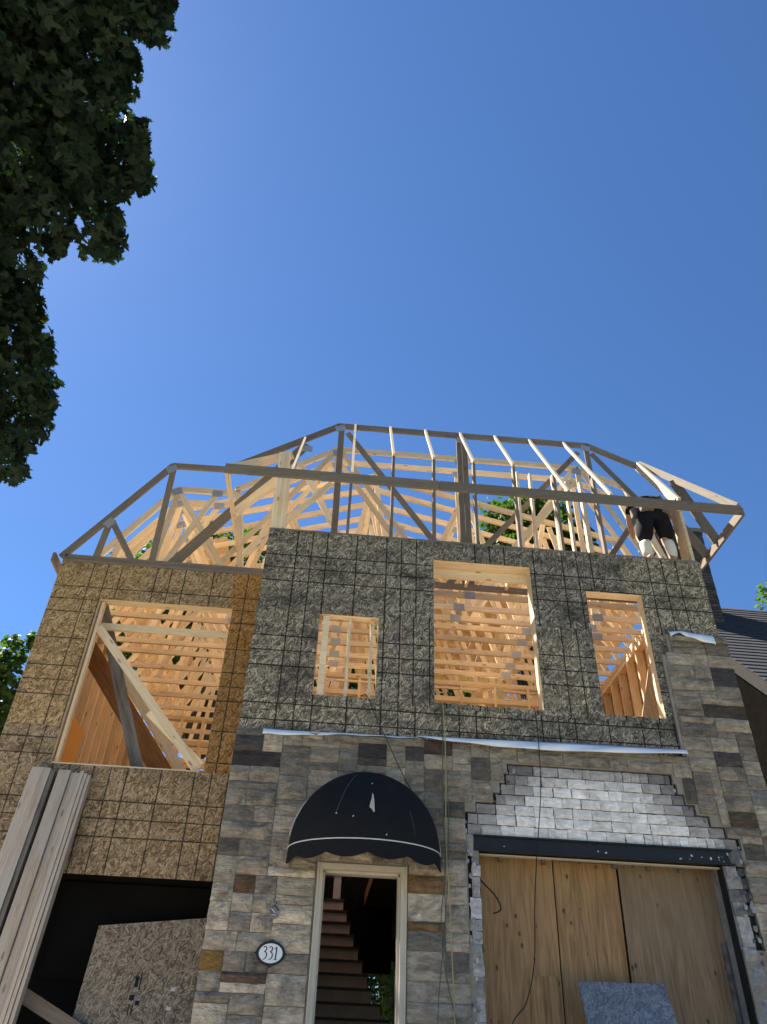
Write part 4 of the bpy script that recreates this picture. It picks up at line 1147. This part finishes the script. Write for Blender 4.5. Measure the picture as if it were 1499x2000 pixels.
MAPLE_CLUMPS = [(-4.26, -4.43, 12.73, 0.6), (-3.07, -4.75, 14.25, 0.5), (-2.86, -5.65, 11.7, 0.67), (-5.97, -4.26, 13.48, 0.67), (-3.47, -5.3, 14.91, 0.47), (-4.19, -3.07, 9.91, 0.47), (-3.75, -1.53, 9.45, 0.64), (-5.18, 0.1, 9.06, 0.54), (-4.12, -5.33, 11.32, 0.5), (-5.54, -1.18, 8.73, 0.57), (-4.43, -1.16, 10.49, 0.53), (-4.19, -5.22, 12.4, 0.69), (-5.47, -0.33, 10.52, 0.63), (-5.66, -2.6, 12.02, 0.62), (-4.79, -0.23, 10.26, 0.65), (-5.43, -1.44, 11.28, 0.66), (-6.61, 0.07, 10.07, 0.57), (-5.83, -1.47, 10.51, 0.47), (-3.57, -5.06, 11.4, 0.49), (-4.51, -3.45, 12.47, 0.6), (-4.7, -1.34, 7.99, 0.56), (-4.55, -3.98, 10.66, 0.66), (-4.63, -5.06, 12.97, 0.59), (-3.6, -5.02, 13.53, 0.67), (-4.24, -3.85, 14.2, 0.58), (-5.2, -3.46, 13.6, 0.58), (-4.75, -3.87, 13.2, 0.66), (-2.54, -4.69, 12.48, 0.5), (-2.94, -4.03, 13.08, 0.54), (-5.14, -2.73, 11.1, 0.55), (-5.15, 0.98, 10.01, 0.59), (-5.23, -3.1, 12.89, 0.51), (-3.08, -3.43, 11.82, 0.65), (-3.7, -4.33, 11.44, 0.6), (-2.58, -4.48, 13.77, 0.68), (-2.79, -5.35, 12.7, 0.68), (-5.68, -2.4, 10.27, 0.5), (-2.17, -5.25, 13.36, 0.54), (-4.37, -2.11, 13.17, 0.55), (-4.43, 0.27, 9.5, 0.61), (-4.95, -2.93, 10.42, 0.64), (-3.54, -5.41, 12.21, 0.55), (-4.45, -1.77, 8.8, 0.63), (-5.75, -4.92, 13.79, 0.62), (-5.43, -3.87, 12.15, 0.54), (-4.88, -4.89, 13.69, 0.61), (-4.21, -1.76, 12.22, 0.56), (-4.58, -4.71, 11.17, 0.53), (-4.12, -2.51, 13.64, 0.47), (-5.16, -5.47, 13.21, 0.48), (-5.12, -4.44, 11.6, 0.49), (-5.07, -2.1, 9.89, 0.48), (-6.29, -3.47, 12.45, 0.68), (-3.47, -4.63, 12.72, 0.55), (-2.94, -5.4, 13.52, 0.5), (-4.22, -3.4, 13.14, 0.52), (-6.8, -0.92, 10.62, 0.51), (-3.86, -2.63, 10.58, 0.55), (-4.04, -0.86, 9.9, 0.6), (-3.2, -2.82, 11.43, 0.48), (-5.47, -4.16, 10.94, 0.4), (-3.21, -3.52, 12.74, 0.32), (-4.64, -4.57, 11.75, 0.42), (-3.42, -2.78, 10.16, 0.32), (-4.98, -0.81, 9.13, 0.42), (-5.55, -1.63, 10.16, 0.36), (-4.7, -5.37, 10.65, 0.3), (-4.87, -3.11, 9.21, 0.4), (-4.47, -5.87, 10.69, 0.32), (-4.63, -3.28, 11.34, 0.39), (-5.32, -2.93, 9.67, 0.39), (-4.15, -3.87, 12.05, 0.42), (-4.57, -2.79, 9.09, 0.33), (-6.09, -3.03, 11.2, 0.37), (-4.06, -1.1, 7.95, 0.34), (-3.73, -3.77, 10.3, 0.33), (-4.43, -1.48, 9.38, 0.37), (-5.95, -3.74, 11.4, 0.42), (-5.23, -5.49, 11.79, 0.34), (-4.74, -3.13, 9.85, 0.37), (-3.46, -1.44, 8.9, 0.34), (-3.71, -3.03, 10.25, 0.35), (-5.1, -5.74, 12.22, 0.37), (-2.04, -5.92, 13.13, 0.3), (-4.93, -5.82, 11.54, 0.38), (-4.04, -5.76, 11.91, 0.38), (-4.75, -2.03, 10.62, 0.33), (-3.76, -4.6, 10.72, 0.3), (-4.06, -4.56, 11.86, 0.43), (-4.98, -1.81, 10.97, 0.33), (-3.42, -3.32, 10.81, 0.4), (-5.26, -4.94, 11.74, 0.39), (-5.61, -3.59, 10.68, 0.41), (-4.87, -2.64, 8.85, 0.37), (-4.28, -4.55, 10.27, 0.39), (-5.32, -2.01, 8.8, 0.37), (-3.65, -2.73, 12.12, 0.42), (-4.58, -0.72, 9.45, 0.34), (-3.06, -2.75, 11.9, 0.38), (-3.41, -3.65, 10.5, 0.32), (-2.79, -3.06, 11.38, 0.33), (-3.81, -2.51, 9.35, 0.33), (-1.9, -5.61, 11.72, 0.29), (-2.55, -3.13, 11.76, 0.29), (-4.58, -5.34, 10.27, 0.35), (-4.74, -1.95, 9.41, 0.31), (-4.21, -3.59, 10.91, 0.29), (-4.55, -3.23, 11.79, 0.32), (-2.71, -3.83, 11.48, 0.41), (-5.33, -2.69, 9.01, 0.33), (-5.84, -4.19, 11.79, 0.33), (-5.39, -1.5, 8.2, 0.39), (-3.78, -1.42, 8.37, 0.32), (-4.94, -4.44, 12.12, 0.36), (-4.35, -1.97, 10.46, 0.35), (-4.72, -3.98, 11.4, 0.37), (-5.45, -3.43, 11.07, 0.29), (-6.11, -1.31, 9.66, 0.3), (-5.1, -0.75, 10.1, 0.42), (-5.07, -0.14, 9.75, 0.31), (-5.67, -3.46, 11.56, 0.35), (-3.49, -4.88, 10.8, 0.41), (-3.06, -4.74, 12.22, 0.37), (-4.44, -4.03, 9.85, 0.31), (-2.56, -3.62, 10.55, 0.33), (-4.61, -5.87, 11.13, 0.34), (-3.06, -2.73, 10.61, 0.39), (-5.19, -5.35, 12.6, 0.29), (-4.8, -1.8, 10.08, 0.29), (-4.88, -3.41, 10.65, 0.31), (-3.83, -2.26, 10.05, 0.39), (-4.74, -2.15, 11.58, 0.33), (-3.54, -2.44, 11.75, 0.41), (-4.13, -3, 11.4, 0.37), (-3.69, -0.48, 9.04, 0.34), (-4.95, -2.18, 8.38, 0.35), (-3.03, -2.27, 12.11, 0.33), (-4.22, -3.08, 10.77, 0.33), (-3.07, -3.04, 11.06, 0.31), (-2.85, -4.37, 11.43, 0.33), (-5.56, -5.49, 12.3, 0.37), (-5.95, -0.15, 8.44, 0.36), (-5.32, -3.39, 11.8, 0.37), (-4.39, -5.24, 10.67, 0.29), (-4.95, -1.51, 9.24, 0.31), (-4.96, -2.61, 9.66, 0.33), (-3.24, -4.53, 13.4, 0.31), (-5.16, -2.23, 10.53, 0.33), (-4.27, -2.55, 11.04, 0.33), (-3.87, -3.67, 11.32, 0.34), (-2.41, -4.13, 11.21, 0.4), (-3.21, -4.6, 11.37, 0.37), (-2.68, -4.24, 10.89, 0.31), (-3.42, -3.16, 12.48, 0.29), (-4.25, -0.12, 9.85, 0.32), (-2.61, -6.15, 11.49, 0.34), (-3.11, -4.2, 12.22, 0.36), (-4.56, -0.52, 8.41, 0.32), (-4.07, -3.19, 12.23, 0.31), (-4.92, -5.18, 11.81, 0.31), (-2.3, -4.98, 11.91, 0.34), (-2.82, -4.93, 11.69, 0.42), (-5.88, -0.96, 9.84, 0.32), (-4.44, -2.26, 9.82, 0.4), (-3.71, -4.04, 12.83, 0.43), (-2.59, -3.11, 10.85, 0.33), (-4.83, -3.61, 10.1, 0.32), (-3.54, -5.62, 13.38, 0.43), (-5.16, -4.03, 10, 0.31), (-3.74, -5.76, 10.94, 0.43), (-5.59, -4.57, 11.9, 0.34), (-4.23, -1.84, 10.06, 0.35), (-4.6, -2.77, 11.54, 0.39), (-6.03, -2.26, 10.77, 0.34), (-4.79, -0.6, 9.79, 0.29), (-5.35, -2.22, 11, 0.38), (-4.7, -4.73, 10.61, 0.32), (-3.7, -5.73, 12.75, 0.41), (-4.06, -4.83, 13.15, 0.38), (-4.97, -3.69, 12.02, 0.33), (-3.03, -3.13, 10.18, 0.37), (-4.56, -2.19, 11.18, 0.32), (-4.7, -2.31, 9.11, 0.29), (-4.59, -5.82, 12.24, 0.33), (-4.57, -1.46, 9.79, 0.39), (-4.33, -3.59, 11.79, 0.31), (-4.3, -2.35, 8.85, 0.42), (-3.77, -2.08, 9.18, 0.37), (-2.12, -4.77, 11.47, 0.34), (-1.8, -5.16, 11.72, 0.36), (-1.53, -5.11, 11.91, 0.1), (-1.67, -4.95, 12.6, 0.1), (-1.92, -4.66, 13.27, 0.16), (-1.83, -4.71, 12.67, 0.13), (-1.83, -4.71, 12.36, 0.2), (-2.07, -4.39, 13.3, 0.2), (-1.81, -4.77, 12.43, 0.24), (-1.87, -4.5, 12.63, 0.16), (-1.91, -4.34, 12.74, 0.13), (-1.72, -4.73, 11.53, 0.24), (-1.81, -4.55, 12.15, 0.2), (-1.71, -4.62, 11.74, 0.16), (-1.75, -4.61, 11.58, 0.13), (-1.82, -4.84, 11.4, 0.24), (-1.81, -4.85, 11.53, 0.24), (-2.25, -4.32, 12.53, 0.1), (-2.11, -4.56, 11.99, 0.1), (-2.64, -4.05, 12.67, 0.24), (-2.45, -4.3, 12.04, 0.24), (-2.25, -4.54, 11.58, 0.16), (-2.09, -4.55, 11.19, 0.2), (-2.39, -4.1, 12.27, 0.24), (-2.42, -3.77, 12.89, 0.1), (-2.3, -3.99, 12.27, 0.2), (-2.5, -3.76, 12.74, 0.24), (-2.24, -4.05, 12.07, 0.2), (-2.22, -4.01, 11.67, 0.16), (-2.13, -4.08, 11.5, 0.1), (-2.2, -4.08, 11.47, 0.24), (-2.38, -3.68, 12.1, 0.16), (-2.08, -4.01, 11.14, 0.1), (-2.35, -3.57, 11.89, 0.1), (-2.36, -3.51, 11.57, 0.16), (-2.54, -2.99, 12.38, 0.2), (-2.43, -3.16, 12.19, 0.13), (-2.23, -3.22, 11.91, 0.24), (-2.41, -2.94, 12.43, 0.24), (-2.35, -2.89, 12.56, 0.16), (-2, -3.49, 11.15, 0.16), (-2.12, -3.24, 11.52, 0.13), (-1.97, -3.34, 11.1, 0.13), (-2.01, -3.19, 11.2, 0.13), (-2.24, -3, 11.67, 0.24), (-2.17, -2.73, 11.82, 0.1), (-2.15, -2.89, 11.43, 0.24), (-1.9, -3.16, 10.89, 0.13), (-2.26, -2.72, 11.73, 0.24), (-2.25, -2.8, 11.53, 0.2), (-2.1, -3.02, 10.88, 0.1), (-2.26, -3, 11.02, 0.24), (-2.3, -2.92, 11.14, 0.2), (-2.43, -2.69, 11.52, 0.24), (-2.67, -2.49, 11.49, 0.2), (-2.39, -2.6, 10.95, 0.1), (-2.76, -1.98, 11.75, 0.24), (-2.24, -2.81, 10.3, 0.2), (-2.62, -2.18, 11.28, 0.2), (-2.65, -2, 11.47, 0.16), (-2.44, -2.38, 10.69, 0.24), (-2.54, -2.05, 11.13, 0.13), (-2.34, -2.6, 10.43, 0.24), (-2.55, -2.03, 10.94, 0.16), (-2.56, -1.82, 11.23, 0.1), (-2.34, -2.42, 10.43, 0.16), (-2.77, -1.73, 11.29, 0.13), (-2.96, -1.54, 11.54, 0.1), (-2.8, -1.72, 11.32, 0.16), (-2.38, -2.61, 10.07, 0.13), (-2.58, -2.66, 10.26, 0.24), (-2.83, -2.62, 10.36, 0.2), (-3.16, -2.25, 10.68, 0.16), (-2.84, -2.63, 10.12, 0.1), (-3.03, -2.38, 10.41, 0.1), (-3.14, -2.33, 10.49, 0.2), (-3.31, -2.09, 10.83, 0.2), (-3.3, -2.13, 10.78, 0.2), (-3.24, -2.34, 10.12, 0.13), (-3.69, -1.64, 10.97, 0.13), (-3.1, -2.51, 9.68, 0.16), (-3.44, -1.97, 10.21, 0.16), (-3.42, -2.03, 10, 0.24), (-3.41, -1.94, 9.79, 0.24), (-3.51, -1.66, 10.18, 0.13), (-3.64, -1.34, 10.23, 0.24), (-3.23, -1.91, 9.69, 0.1), (-3.27, -2.06, 9.42, 0.24), (-3.31, -1.9, 9.64, 0.24), (-3.24, -1.61, 9.33, 0.24), (-3.35, -1.27, 9.82, 0.2), (-3.16, -1.34, 9.46, 0.16), (-3.3, -1.12, 9.81, 0.1), (-3.27, -1.3, 9.55, 0.2), (-3.57, -0.75, 10.03, 0.16), (-3.33, -1.21, 9.32, 0.24), (-3.46, -0.69, 9.65, 0.24), (-3.54, -0.59, 9.78, 0.24), (-3.02, -1.47, 8.82, 0.2), (-3.08, -1.12, 8.79, 0.2), (-3.14, -1.04, 8.84, 0.24), (-3.05, -1.05, 8.85, 0.1), (-3.3, -0.72, 9.07, 0.24), (-3.53, 0.08, 9.53, 0.1), (-3.46, -0.21, 9.18, 0.16), (-3.42, -0.26, 9.09, 0.2), (-3.3, -0.57, 8.76, 0.2), (-3.25, -0.95, 8.22, 0.24), (-3.29, -0.82, 8.35, 0.2), (-3.32, -0.77, 8.19, 0.2), (-3.82, 0.33, 9.09, 0.13), (-3.81, 0.4, 8.96, 0.1), (-3.39, -0.32, 8.23, 0.1), (-3.54, -0.2, 8.32, 0.2), (-3.88, 0.53, 8.92, 0.16), (-3.27, -0.84, 7.85, 0.2), (-3.79, 0.17, 8.51, 0.1), (-4.03, 0.29, 8.66, 0.13), (-3.71, -0.38, 8.11, 0.13), (-3.65, -0.56, 7.97, 0.13), (-3.69, -0.59, 7.98, 0.16), (-4.27, 0.44, 8.75, 0.16), (-3.97, -1.14, 9.13, 0.16), (-3.11, -3.2, 12.18, 0.2), (-3.92, -1.65, 10.54, 0.19), (-3.96, -1.22, 9.65, 0.24), (-2.33, -6.17, 11.91, 0.22), (-1.68, -5.92, 12.61, 0.23), (-2.68, -3.6, 12.64, 0.17), (-2.17, -5.7, 13.7, 0.21), (-3.27, -4.05, 10.95, 0.17), (-2.35, -3.33, 11.23, 0.18), (-3.14, -3.74, 10.89, 0.24), (-2.91, -5.82, 12.95, 0.21), (-3.59, -0.45, 9.42, 0.21), (-4.03, -3.58, 12.25, 0.23), (-2.97, -4.26, 11.64, 0.18), (-3.98, -1.89, 9.91, 0.19), (-3.86, -4.22, 11.86, 0.2), (-2.66, -5.29, 11.32, 0.19), (-4.06, -1.31, 10.46, 0.22), (-3.45, -3.86, 12.71, 0.17), (-2.54, -6, 12.88, 0.21), (-2.42, -4.49, 12.73, 0.23), (-1.7, -5.01, 12.29, 0.17), (-1.82, -5.7, 13.32, 0.2), (-2.65, -5.2, 13.57, 0.21), (-2.93, -4.98, 12.52, 0.18), (-3.51, -4.07, 10.65, 0.2), (-2.68, -5.76, 13.39, 0.17), (-2.41, -5.79, 13.03, 0.19), (-3.02, -3.1, 11.27, 0.18), (-3.14, -3.93, 11.77, 0.2), (-3.65, -1.23, 8.63, 0.23), (-2.15, -6.16, 11.65, 0.23), (-4.02, -0.84, 8.97, 0.18), (-2.64, -5.75, 13.1, 0.21), (-3.45, -2.71, 9.79, 0.21), (-3.81, -0.48, 8.2, 0.21), (-3.81, -1.44, 10, 0.23), (-3.85, -4.2, 12.33, 0.19), (-3.47, -3.19, 11.65, 0.17), (-2.85, -2.92, 12.12, 0.16), (-2.96, -5.2, 11.62, 0.22), (-3.07, -4.19, 11.11, 0.2), (-3.15, -4.94, 13.23, 0.18), (-2.37, -4.68, 11.59, 0.23), (-2.19, -4.72, 12.85, 0.23), (-2.58, -4.58, 13.11, 0.21), (-2.94, -4.62, 12.56, 0.17), (-3.64, -2.61, 11.17, 0.17), (-3.66, -1.95, 9.93, 0.21), (-3.07, -4.87, 12.44, 0.17), (-2.58, -2.29, 10.77, 0.17), (-4.32, -3.1, 11.96, 0.17), (-2.56, -4.25, 11.62, 0.21), (-3.08, -3.61, 12.54, 0.23), (-4.03, -2.4, 11.12, 0.17), (-3.78, -2.93, 10.76, 0.2), (-3.9, -3.91, 11.81, 0.19), (-3.53, -2.27, 11.46, 0.21), (-3.58, -4.2, 12.31, 0.18), (-3.54, -3.06, 11.95, 0.17), (-3.14, -4.54, 10.83, 0.23), (-2.89, -6.04, 11.38, 0.23), (-2.49, -3.07, 11.3, 0.21), (-3.46, -3.31, 12.19, 0.23), (-3.29, -5.18, 12.68, 0.21), (-4, -4.28, 12.27, 0.2), (-2.45, -5.65, 13.21, 0.23), (-3.51, -2.4, 9.61, 0.16), (-3.2, -4.47, 11.66, 0.17), (-2.97, -2.14, 11.68, 0.2), (-2.89, -2.44, 11.4, 0.23), (-3.28, -3.95, 11.37, 0.18), (-4.01, -3.79, 12.5, 0.2), (-2.33, -5.36, 13.03, 0.2), (-3.3, -2.68, 11.86, 0.17), (-2.03, -6.07, 12.25, 0.18), (-2, -4.75, 12.06, 0.23), (-3.63, -2.91, 11, 0.16), (-3.82, -3.84, 12.07, 0.18), (-2.22, -5.23, 12.79, 0.21), (-3.49, -3.88, 12.16, 0.22), (-3.7, -2.59, 10.89, 0.23), (-2.51, -4.27, 13.19, 0.2), (-3.62, -3.25, 11.94, 0.19), (-2.12, -5.27, 12.02, 0.23), (-2.87, -6.02, 12.36, 0.24), (-2.24, -4.36, 13.42, 0.21), (-3.44, -4.52, 11.03, 0.21), (-3.36, -3.68, 10.26, 0.17), (-3, -5.35, 11.25, 0.21), (-4.09, -2.47, 11.66, 0.16), (-2.08, -5.13, 11.86, 0.22), (-2.86, -4.64, 13.06, 0.19), (-2.78, -2.87, 10.91, 0.22), (-3.72, -3.43, 11.75, 0.21), (-3.03, -2.98, 12.3, 0.17), (-2.63, -4.59, 11.55, 0.21), (-3.91, -0.18, 8.48, 0.19), (-3.64, -4.7, 11.7, 0.2), (-2.67, -3.43, 11.2, 0.23), (-3.21, -5.27, 13.23, 0.21), (-1.67, -5.93, 12.26, 0.19), (-3.18, -5.7, 12.92, 0.23), (-2.42, -5.55, 12.6, 0.17), (-2.82, -3.51, 10.84, 0.19), (-2.33, -5.95, 12.34, 0.18), (-2.94, -4.9, 12.69, 0.16), (-3.19, -4.28, 11.57, 0.22), (-3.27, -3.03, 10.19, 0.19), (-2.4, -3.3, 11.6, 0.2), (-2.18, -4.33, 12.79, 0.16), (-3.62, -0.31, 9.58, 0.22), (-1.62, -5.9, 12.09, 0.18), (-4.26, -2, 10.92, 0.23), (-3.24, -5, 12.88, 0.18), (-3.57, -0.78, 9.26, 0.18), (-3.76, -4.91, 12.85, 0.19), (-2.39, -4.56, 12.91, 0.16), (-3.15, -3.98, 12.35, 0.2), (-2.56, -4.88, 11.12, 0.21), (-2.14, -5.26, 11.68, 0.18), (-4, -1.09, 10.38, 0.19), (-1.68, -5.5, 12.08, 0.23), (-3.27, -5.81, 12.58, 0.2), (-2.96, -3.77, 12.29, 0.21), (-3.97, -1.73, 10.77, 0.22), (-3.31, -5.29, 11.68, 0.2), (-3.6, -4.08, 12.45, 0.18), (-4.27, -1.89, 11.27, 0.23), (-2.96, -2.96, 12.55, 0.22), (-3.58, -2.42, 11.36, 0.21), (-3.51, -3.52, 11.16, 0.16), (-2.53, -2.55, 11.9, 0.17), (-3.04, -4.94, 11.07, 0.19), (-3.45, -2.85, 10.99, 0.21), (-2.1, -5.87, 11.8, 0.17), (-4.08, 0.01, 8.87, 0.21), (-4.01, -2.27, 10.29, 0.19), (-1.76, -6.09, 12.06, 0.17), (-3.03, -5.94, 12.09, 0.21), (-4.04, -0.19, 8.99, 0.24), (-2.31, -3.94, 10.88, 0.19), (-3.81, -2.44, 11, 0.19), (-2.18, -5.83, 12.21, 0.19), (-2.33, -5.98, 12.14, 0.22), (-3.54, -4.89, 11.98, 0.21), (-3.95, -2.02, 10.97, 0.19), (-2.41, -5.38, 11.56, 0.18), (-4.13, -0.4, 9.57, 0.22), (-3.54, -2.02, 9.07, 0.18), (-2.49, -2.94, 11.66, 0.19), (-3.57, -4.41, 12.14, 0.22), (-2.23, -4.99, 11.66, 0.18), (-3.27, -5.3, 11.23, 0.22), (-4.28, -1.22, 10.06, 0.16), (-2.74, -5.31, 13.17, 0.2), (-2.02, -5, 12.43, 0.17), (-3.79, -4.6, 12.23, 0.24), (-1.93, -5.08, 12.7, 0.18), (-3.22, -4.56, 11.88, 0.23), (-2.78, -3.38, 11.49, 0.22), (-3.76, -0.95, 8.96, 0.22), (-3.3, -2.49, 12.18, 0.21), (-1.94, -5.8, 13.61, 0.16), (-1.85, -5.47, 13.05, 0.16), (-2.12, -5.71, 11.54, 0.19), (-2.75, -4.88, 11.41, 0.18), (-3.97, -0.99, 9.18, 0.18), (-3.71, -0.24, 9.79, 0.19)]
# ================================================================ trees
MAPLE = [(0, 0), (.10, .06), (.28, -.02), (.22, .12), (.48, .14), (.36, .24), (.62, .40), (.40, .40), (.44, .52), (.24, .44), (.18, .56), (.12, .98)]
OUT = [(x*.9, y) for x, y in MAPLE[1:]]+[(0, 1.12)]+[(-x*.9, y) for x, y in MAPLE[:0:-1]]
OUT = [(0, 0)]+OUT
OUT_S = [(0, 0), (.30, .18), (.36, .5), (.0, 1.0), (-.36, .5), (-.30, .18)]
def leaf_array(centres, normals, sizes, outline, r):
    """one polygon per leaf"""
    N = len(centres); K = len(outline)
    O = np.array(outline); O = O-np.array([0, .5])
    a = r.normal(size=(N, 3)); n = normals/np.linalg.norm(normals, axis=1, keepdims=True)
    t = np.cross(n, a); t /= np.linalg.norm(t, axis=1, keepdims=True)
    b = np.cross(n, t)
    fold = .25*np.abs(O[:, 0])[None, :, None]*n[:, None, :]
    curl = -.18*(O[:, 1]**2)[None, :, None]*n[:, None, :]
    V = centres[:, None, :]+sizes[:, None, None]*(O[None, :, 0, None]*t[:, None, :]+O[None, :, 1, None]*b[:, None, :]+fold+curl)
    return V.reshape(-1, 3), K
def leaf_mesh(name, V, K, mat, parent):
    N = len(V)//K
    me = bpy.data.meshes.new(name)
    me.vertices.add(len(V)); me.vertices.foreach_set('co', V.astype(np.float32).ravel())
    me.loops.add(len(V)); me.loops.foreach_set('vertex_index', np.arange(len(V), dtype=np.int32))
    me.polygons.add(N); me.polygons.foreach_set('loop_start', (np.arange(N)*K).astype(np.int32)); me.polygons.foreach_set('loop_total', np.full(N, K, np.int32))
    me.materials.append(M[mat])
    me.update(); me.validate()
    return link(bpy.data.objects.new(name, me), parent)
def tree(name, label, base, fork, clumps, per, size, mat, outline, seed, single=0, trunk_r=.25, shell=.5, limbs=40):
    r = np.random.default_rng(seed)
    t = empty(name, base)
    tag(t, label, 'tree')
    base, fork = Vector(base), Vector(fork)
    tr = tube('trunk', smoothpath([base, base.lerp(fork, .5)+Vector((.1, .05, 0)), fork], 4), [trunk_r*(1.25-.6*i/8) for i in range(9)], 'bark', t, 10)
    order = sorted(clumps, key=lambda c: -c[3])[:limbs]
    top = fork
    for c in order:
        e = Vector(c[:3]); mid = top.lerp(e, .5)+Vector((0, 0, .12*(e-top).length*.5))
        tube('branch', smoothpath([top, mid, e], 4), [trunk_r*.28*(1-.85*i/8) for i in range(9)], 'bark', tr, 5)
    C_, N_, S_ = [], [], []
    for (x, y, z, rad) in clumps:
        n = max(6, int(per*rad**2))
        d = r.normal(size=(n, 3)); d /= np.linalg.norm(d, axis=1, keepdims=True)
        q = rad*(r.random(n)**(1/3*shell*2))[:, None]*d*np.array([1, 1, .8])
        C_.append(np.array([x, y, z])+q)
        N_.append(d*.5+r.normal(size=(n, 3))*.55+np.array([0, 0, .8]))
        S_.append(size*r.uniform(.7, 1.25, n))
    C_, N_, S_ = np.concatenate(C_), np.concatenate(N_), np.concatenate(S_)
    if single:
        # the nearest leaves are objects of their own
        dist = np.linalg.norm(C_-np.array(cam.location[:]) if False else C_-np.array([1.04, -8.53, 1.6]), axis=1)
        vis = C_[:, 0] > -5.2
        o = np.argsort(np.where(vis, dist, 1e3))[:single]
        V, K = leaf_array(C_[o], N_[o], S_[o], outline, r)
        V = V.reshape(single, K, 3)
        for i in range(single):
            c = Vector(C_[o[i]])
            me = bpy.data.meshes.new('leaf')
            me.from_pydata([tuple(Vector(v)-c) for v in V[i]], [], [tuple(range(K))])
            me.materials.append(M[mat])
            ob = bpy.data.objects.new('leaf', me); ob.location = c
            link(ob, t)
        keep = np.ones(len(C_), bool); keep[o] = False
        C_, N_, S_ = C_[keep], N_[keep], S_[keep]
    V, K = leaf_array(C_, N_, S_, outline, r)
    cr = leaf_mesh('crown', V, K, mat, t)
    if single: cr['kind'] = 'stuff'
    return t
def blob(cx, cy, cz, rx, ry, rz_, n, r0, seed, zmin=-1):
    r = random.Random(seed); out = []
    while len(out) < n:
        d = Vector((r.gauss(0, 1), r.gauss(0, 1), r.gauss(0, 1))).normalized()*r.random()**.4
        if d.z < zmin: continue
        out.append((cx+d.x*rx, cy+d.y*ry, cz+d.z*rz_, r0*r.uniform(.6, 1.3)))
    return out
tree('maple_tree', 'large dark maple tree overhanging the upper left of the view', (-8.5, -3.5, 1.0), (-7.2, -3.4, 7.5), MAPLE_CLUMPS, 540, .16, 'leaf_maple', OUT, 3, single=300, trunk_r=.3)
tree('garden_tree', 'bright green tree peeping out left of the wing wall', (-8.0, 9.5, 1.3), (-7.9, 9.5, 5.0),
     blob(-8.1, 9.3, 7.6, 1.9, 1.5, 2.6, 60, .6, 4)+[(-6.75, 9.0, 10.2, .4), (-6.9, 9.1, 9.75, .45), (-6.35, 9.0, 10.4, .3), (-6.6, 9, 9.2, .5), (-6.4, 9, 8.2, .4), (-6.5, 9, 7.2, .45), (-6.3, 9, 8.7, .4)], 750, .18, 'leaf_mid', OUT_S, 5, trunk_r=.18)
tree('yard_tree', 'green tree standing behind the house, seen through the left roof trusses', (-3.2, 16, 1.3), (-3.2, 16, 10),
     blob(-3.2, 16, 15.2, 4.2, 2.5, 3.6, 150, .9, 6)+[(-1.9, 15, 18.3, .5), (-2.6, 15, 18.3, .6), (-3.4, 15, 17.8, .6)], 170, .24, 'leaf_bright', OUT_S, 7, trunk_r=.3)
tree('yard_tree', 'dense green tree behind the house, seen through the right roof trusses', (8.9, 19, 1.3), (8.9, 19, 13),
     blob(9.2, 19, 20.2, 2.9, 2.3, 4.0, 120, .95, 8), 170, .26, 'leaf_mid', OUT_S, 9, trunk_r=.35)
tree('yard_tree', 'lower broad tree behind the middle of the house', (3.2, 17, 1.3), (3.2, 17, 7),
     blob(3.2, 17, 11.5, 4.4, 2.5, 4.2, 130, 1.0, 10), 150, .26, 'leaf_mid', OUT_S, 11, trunk_r=.3)
tree('street_tree', 'pale green tree top just entering the right edge above the dark roof', (18.3, 14, 1.3), (18.3, 14, 10),
     blob(18.4, 14, 15.3, 2.1, 1.5, 2.6, 60, .7, 12)+[(16.4, 14, 16.5, .35), (16.6, 14, 17.1, .35), (16.7, 14, 15.9, .4)], 190, .2, 'leaf_bright', OUT_S, 13, trunk_r=.2)
tree('garden_shrub', 'sunlit leafy shrub seen through the open front door', (2.9, 13.5, 1.3), (2.9, 13.5, 2.2),
     blob(2.6, 13.3, 3.6, 1.9, .9, 2.4, 80, .5, 14), 420, .12, 'leaf_bright', OUT_S, 15, trunk_r=.08)
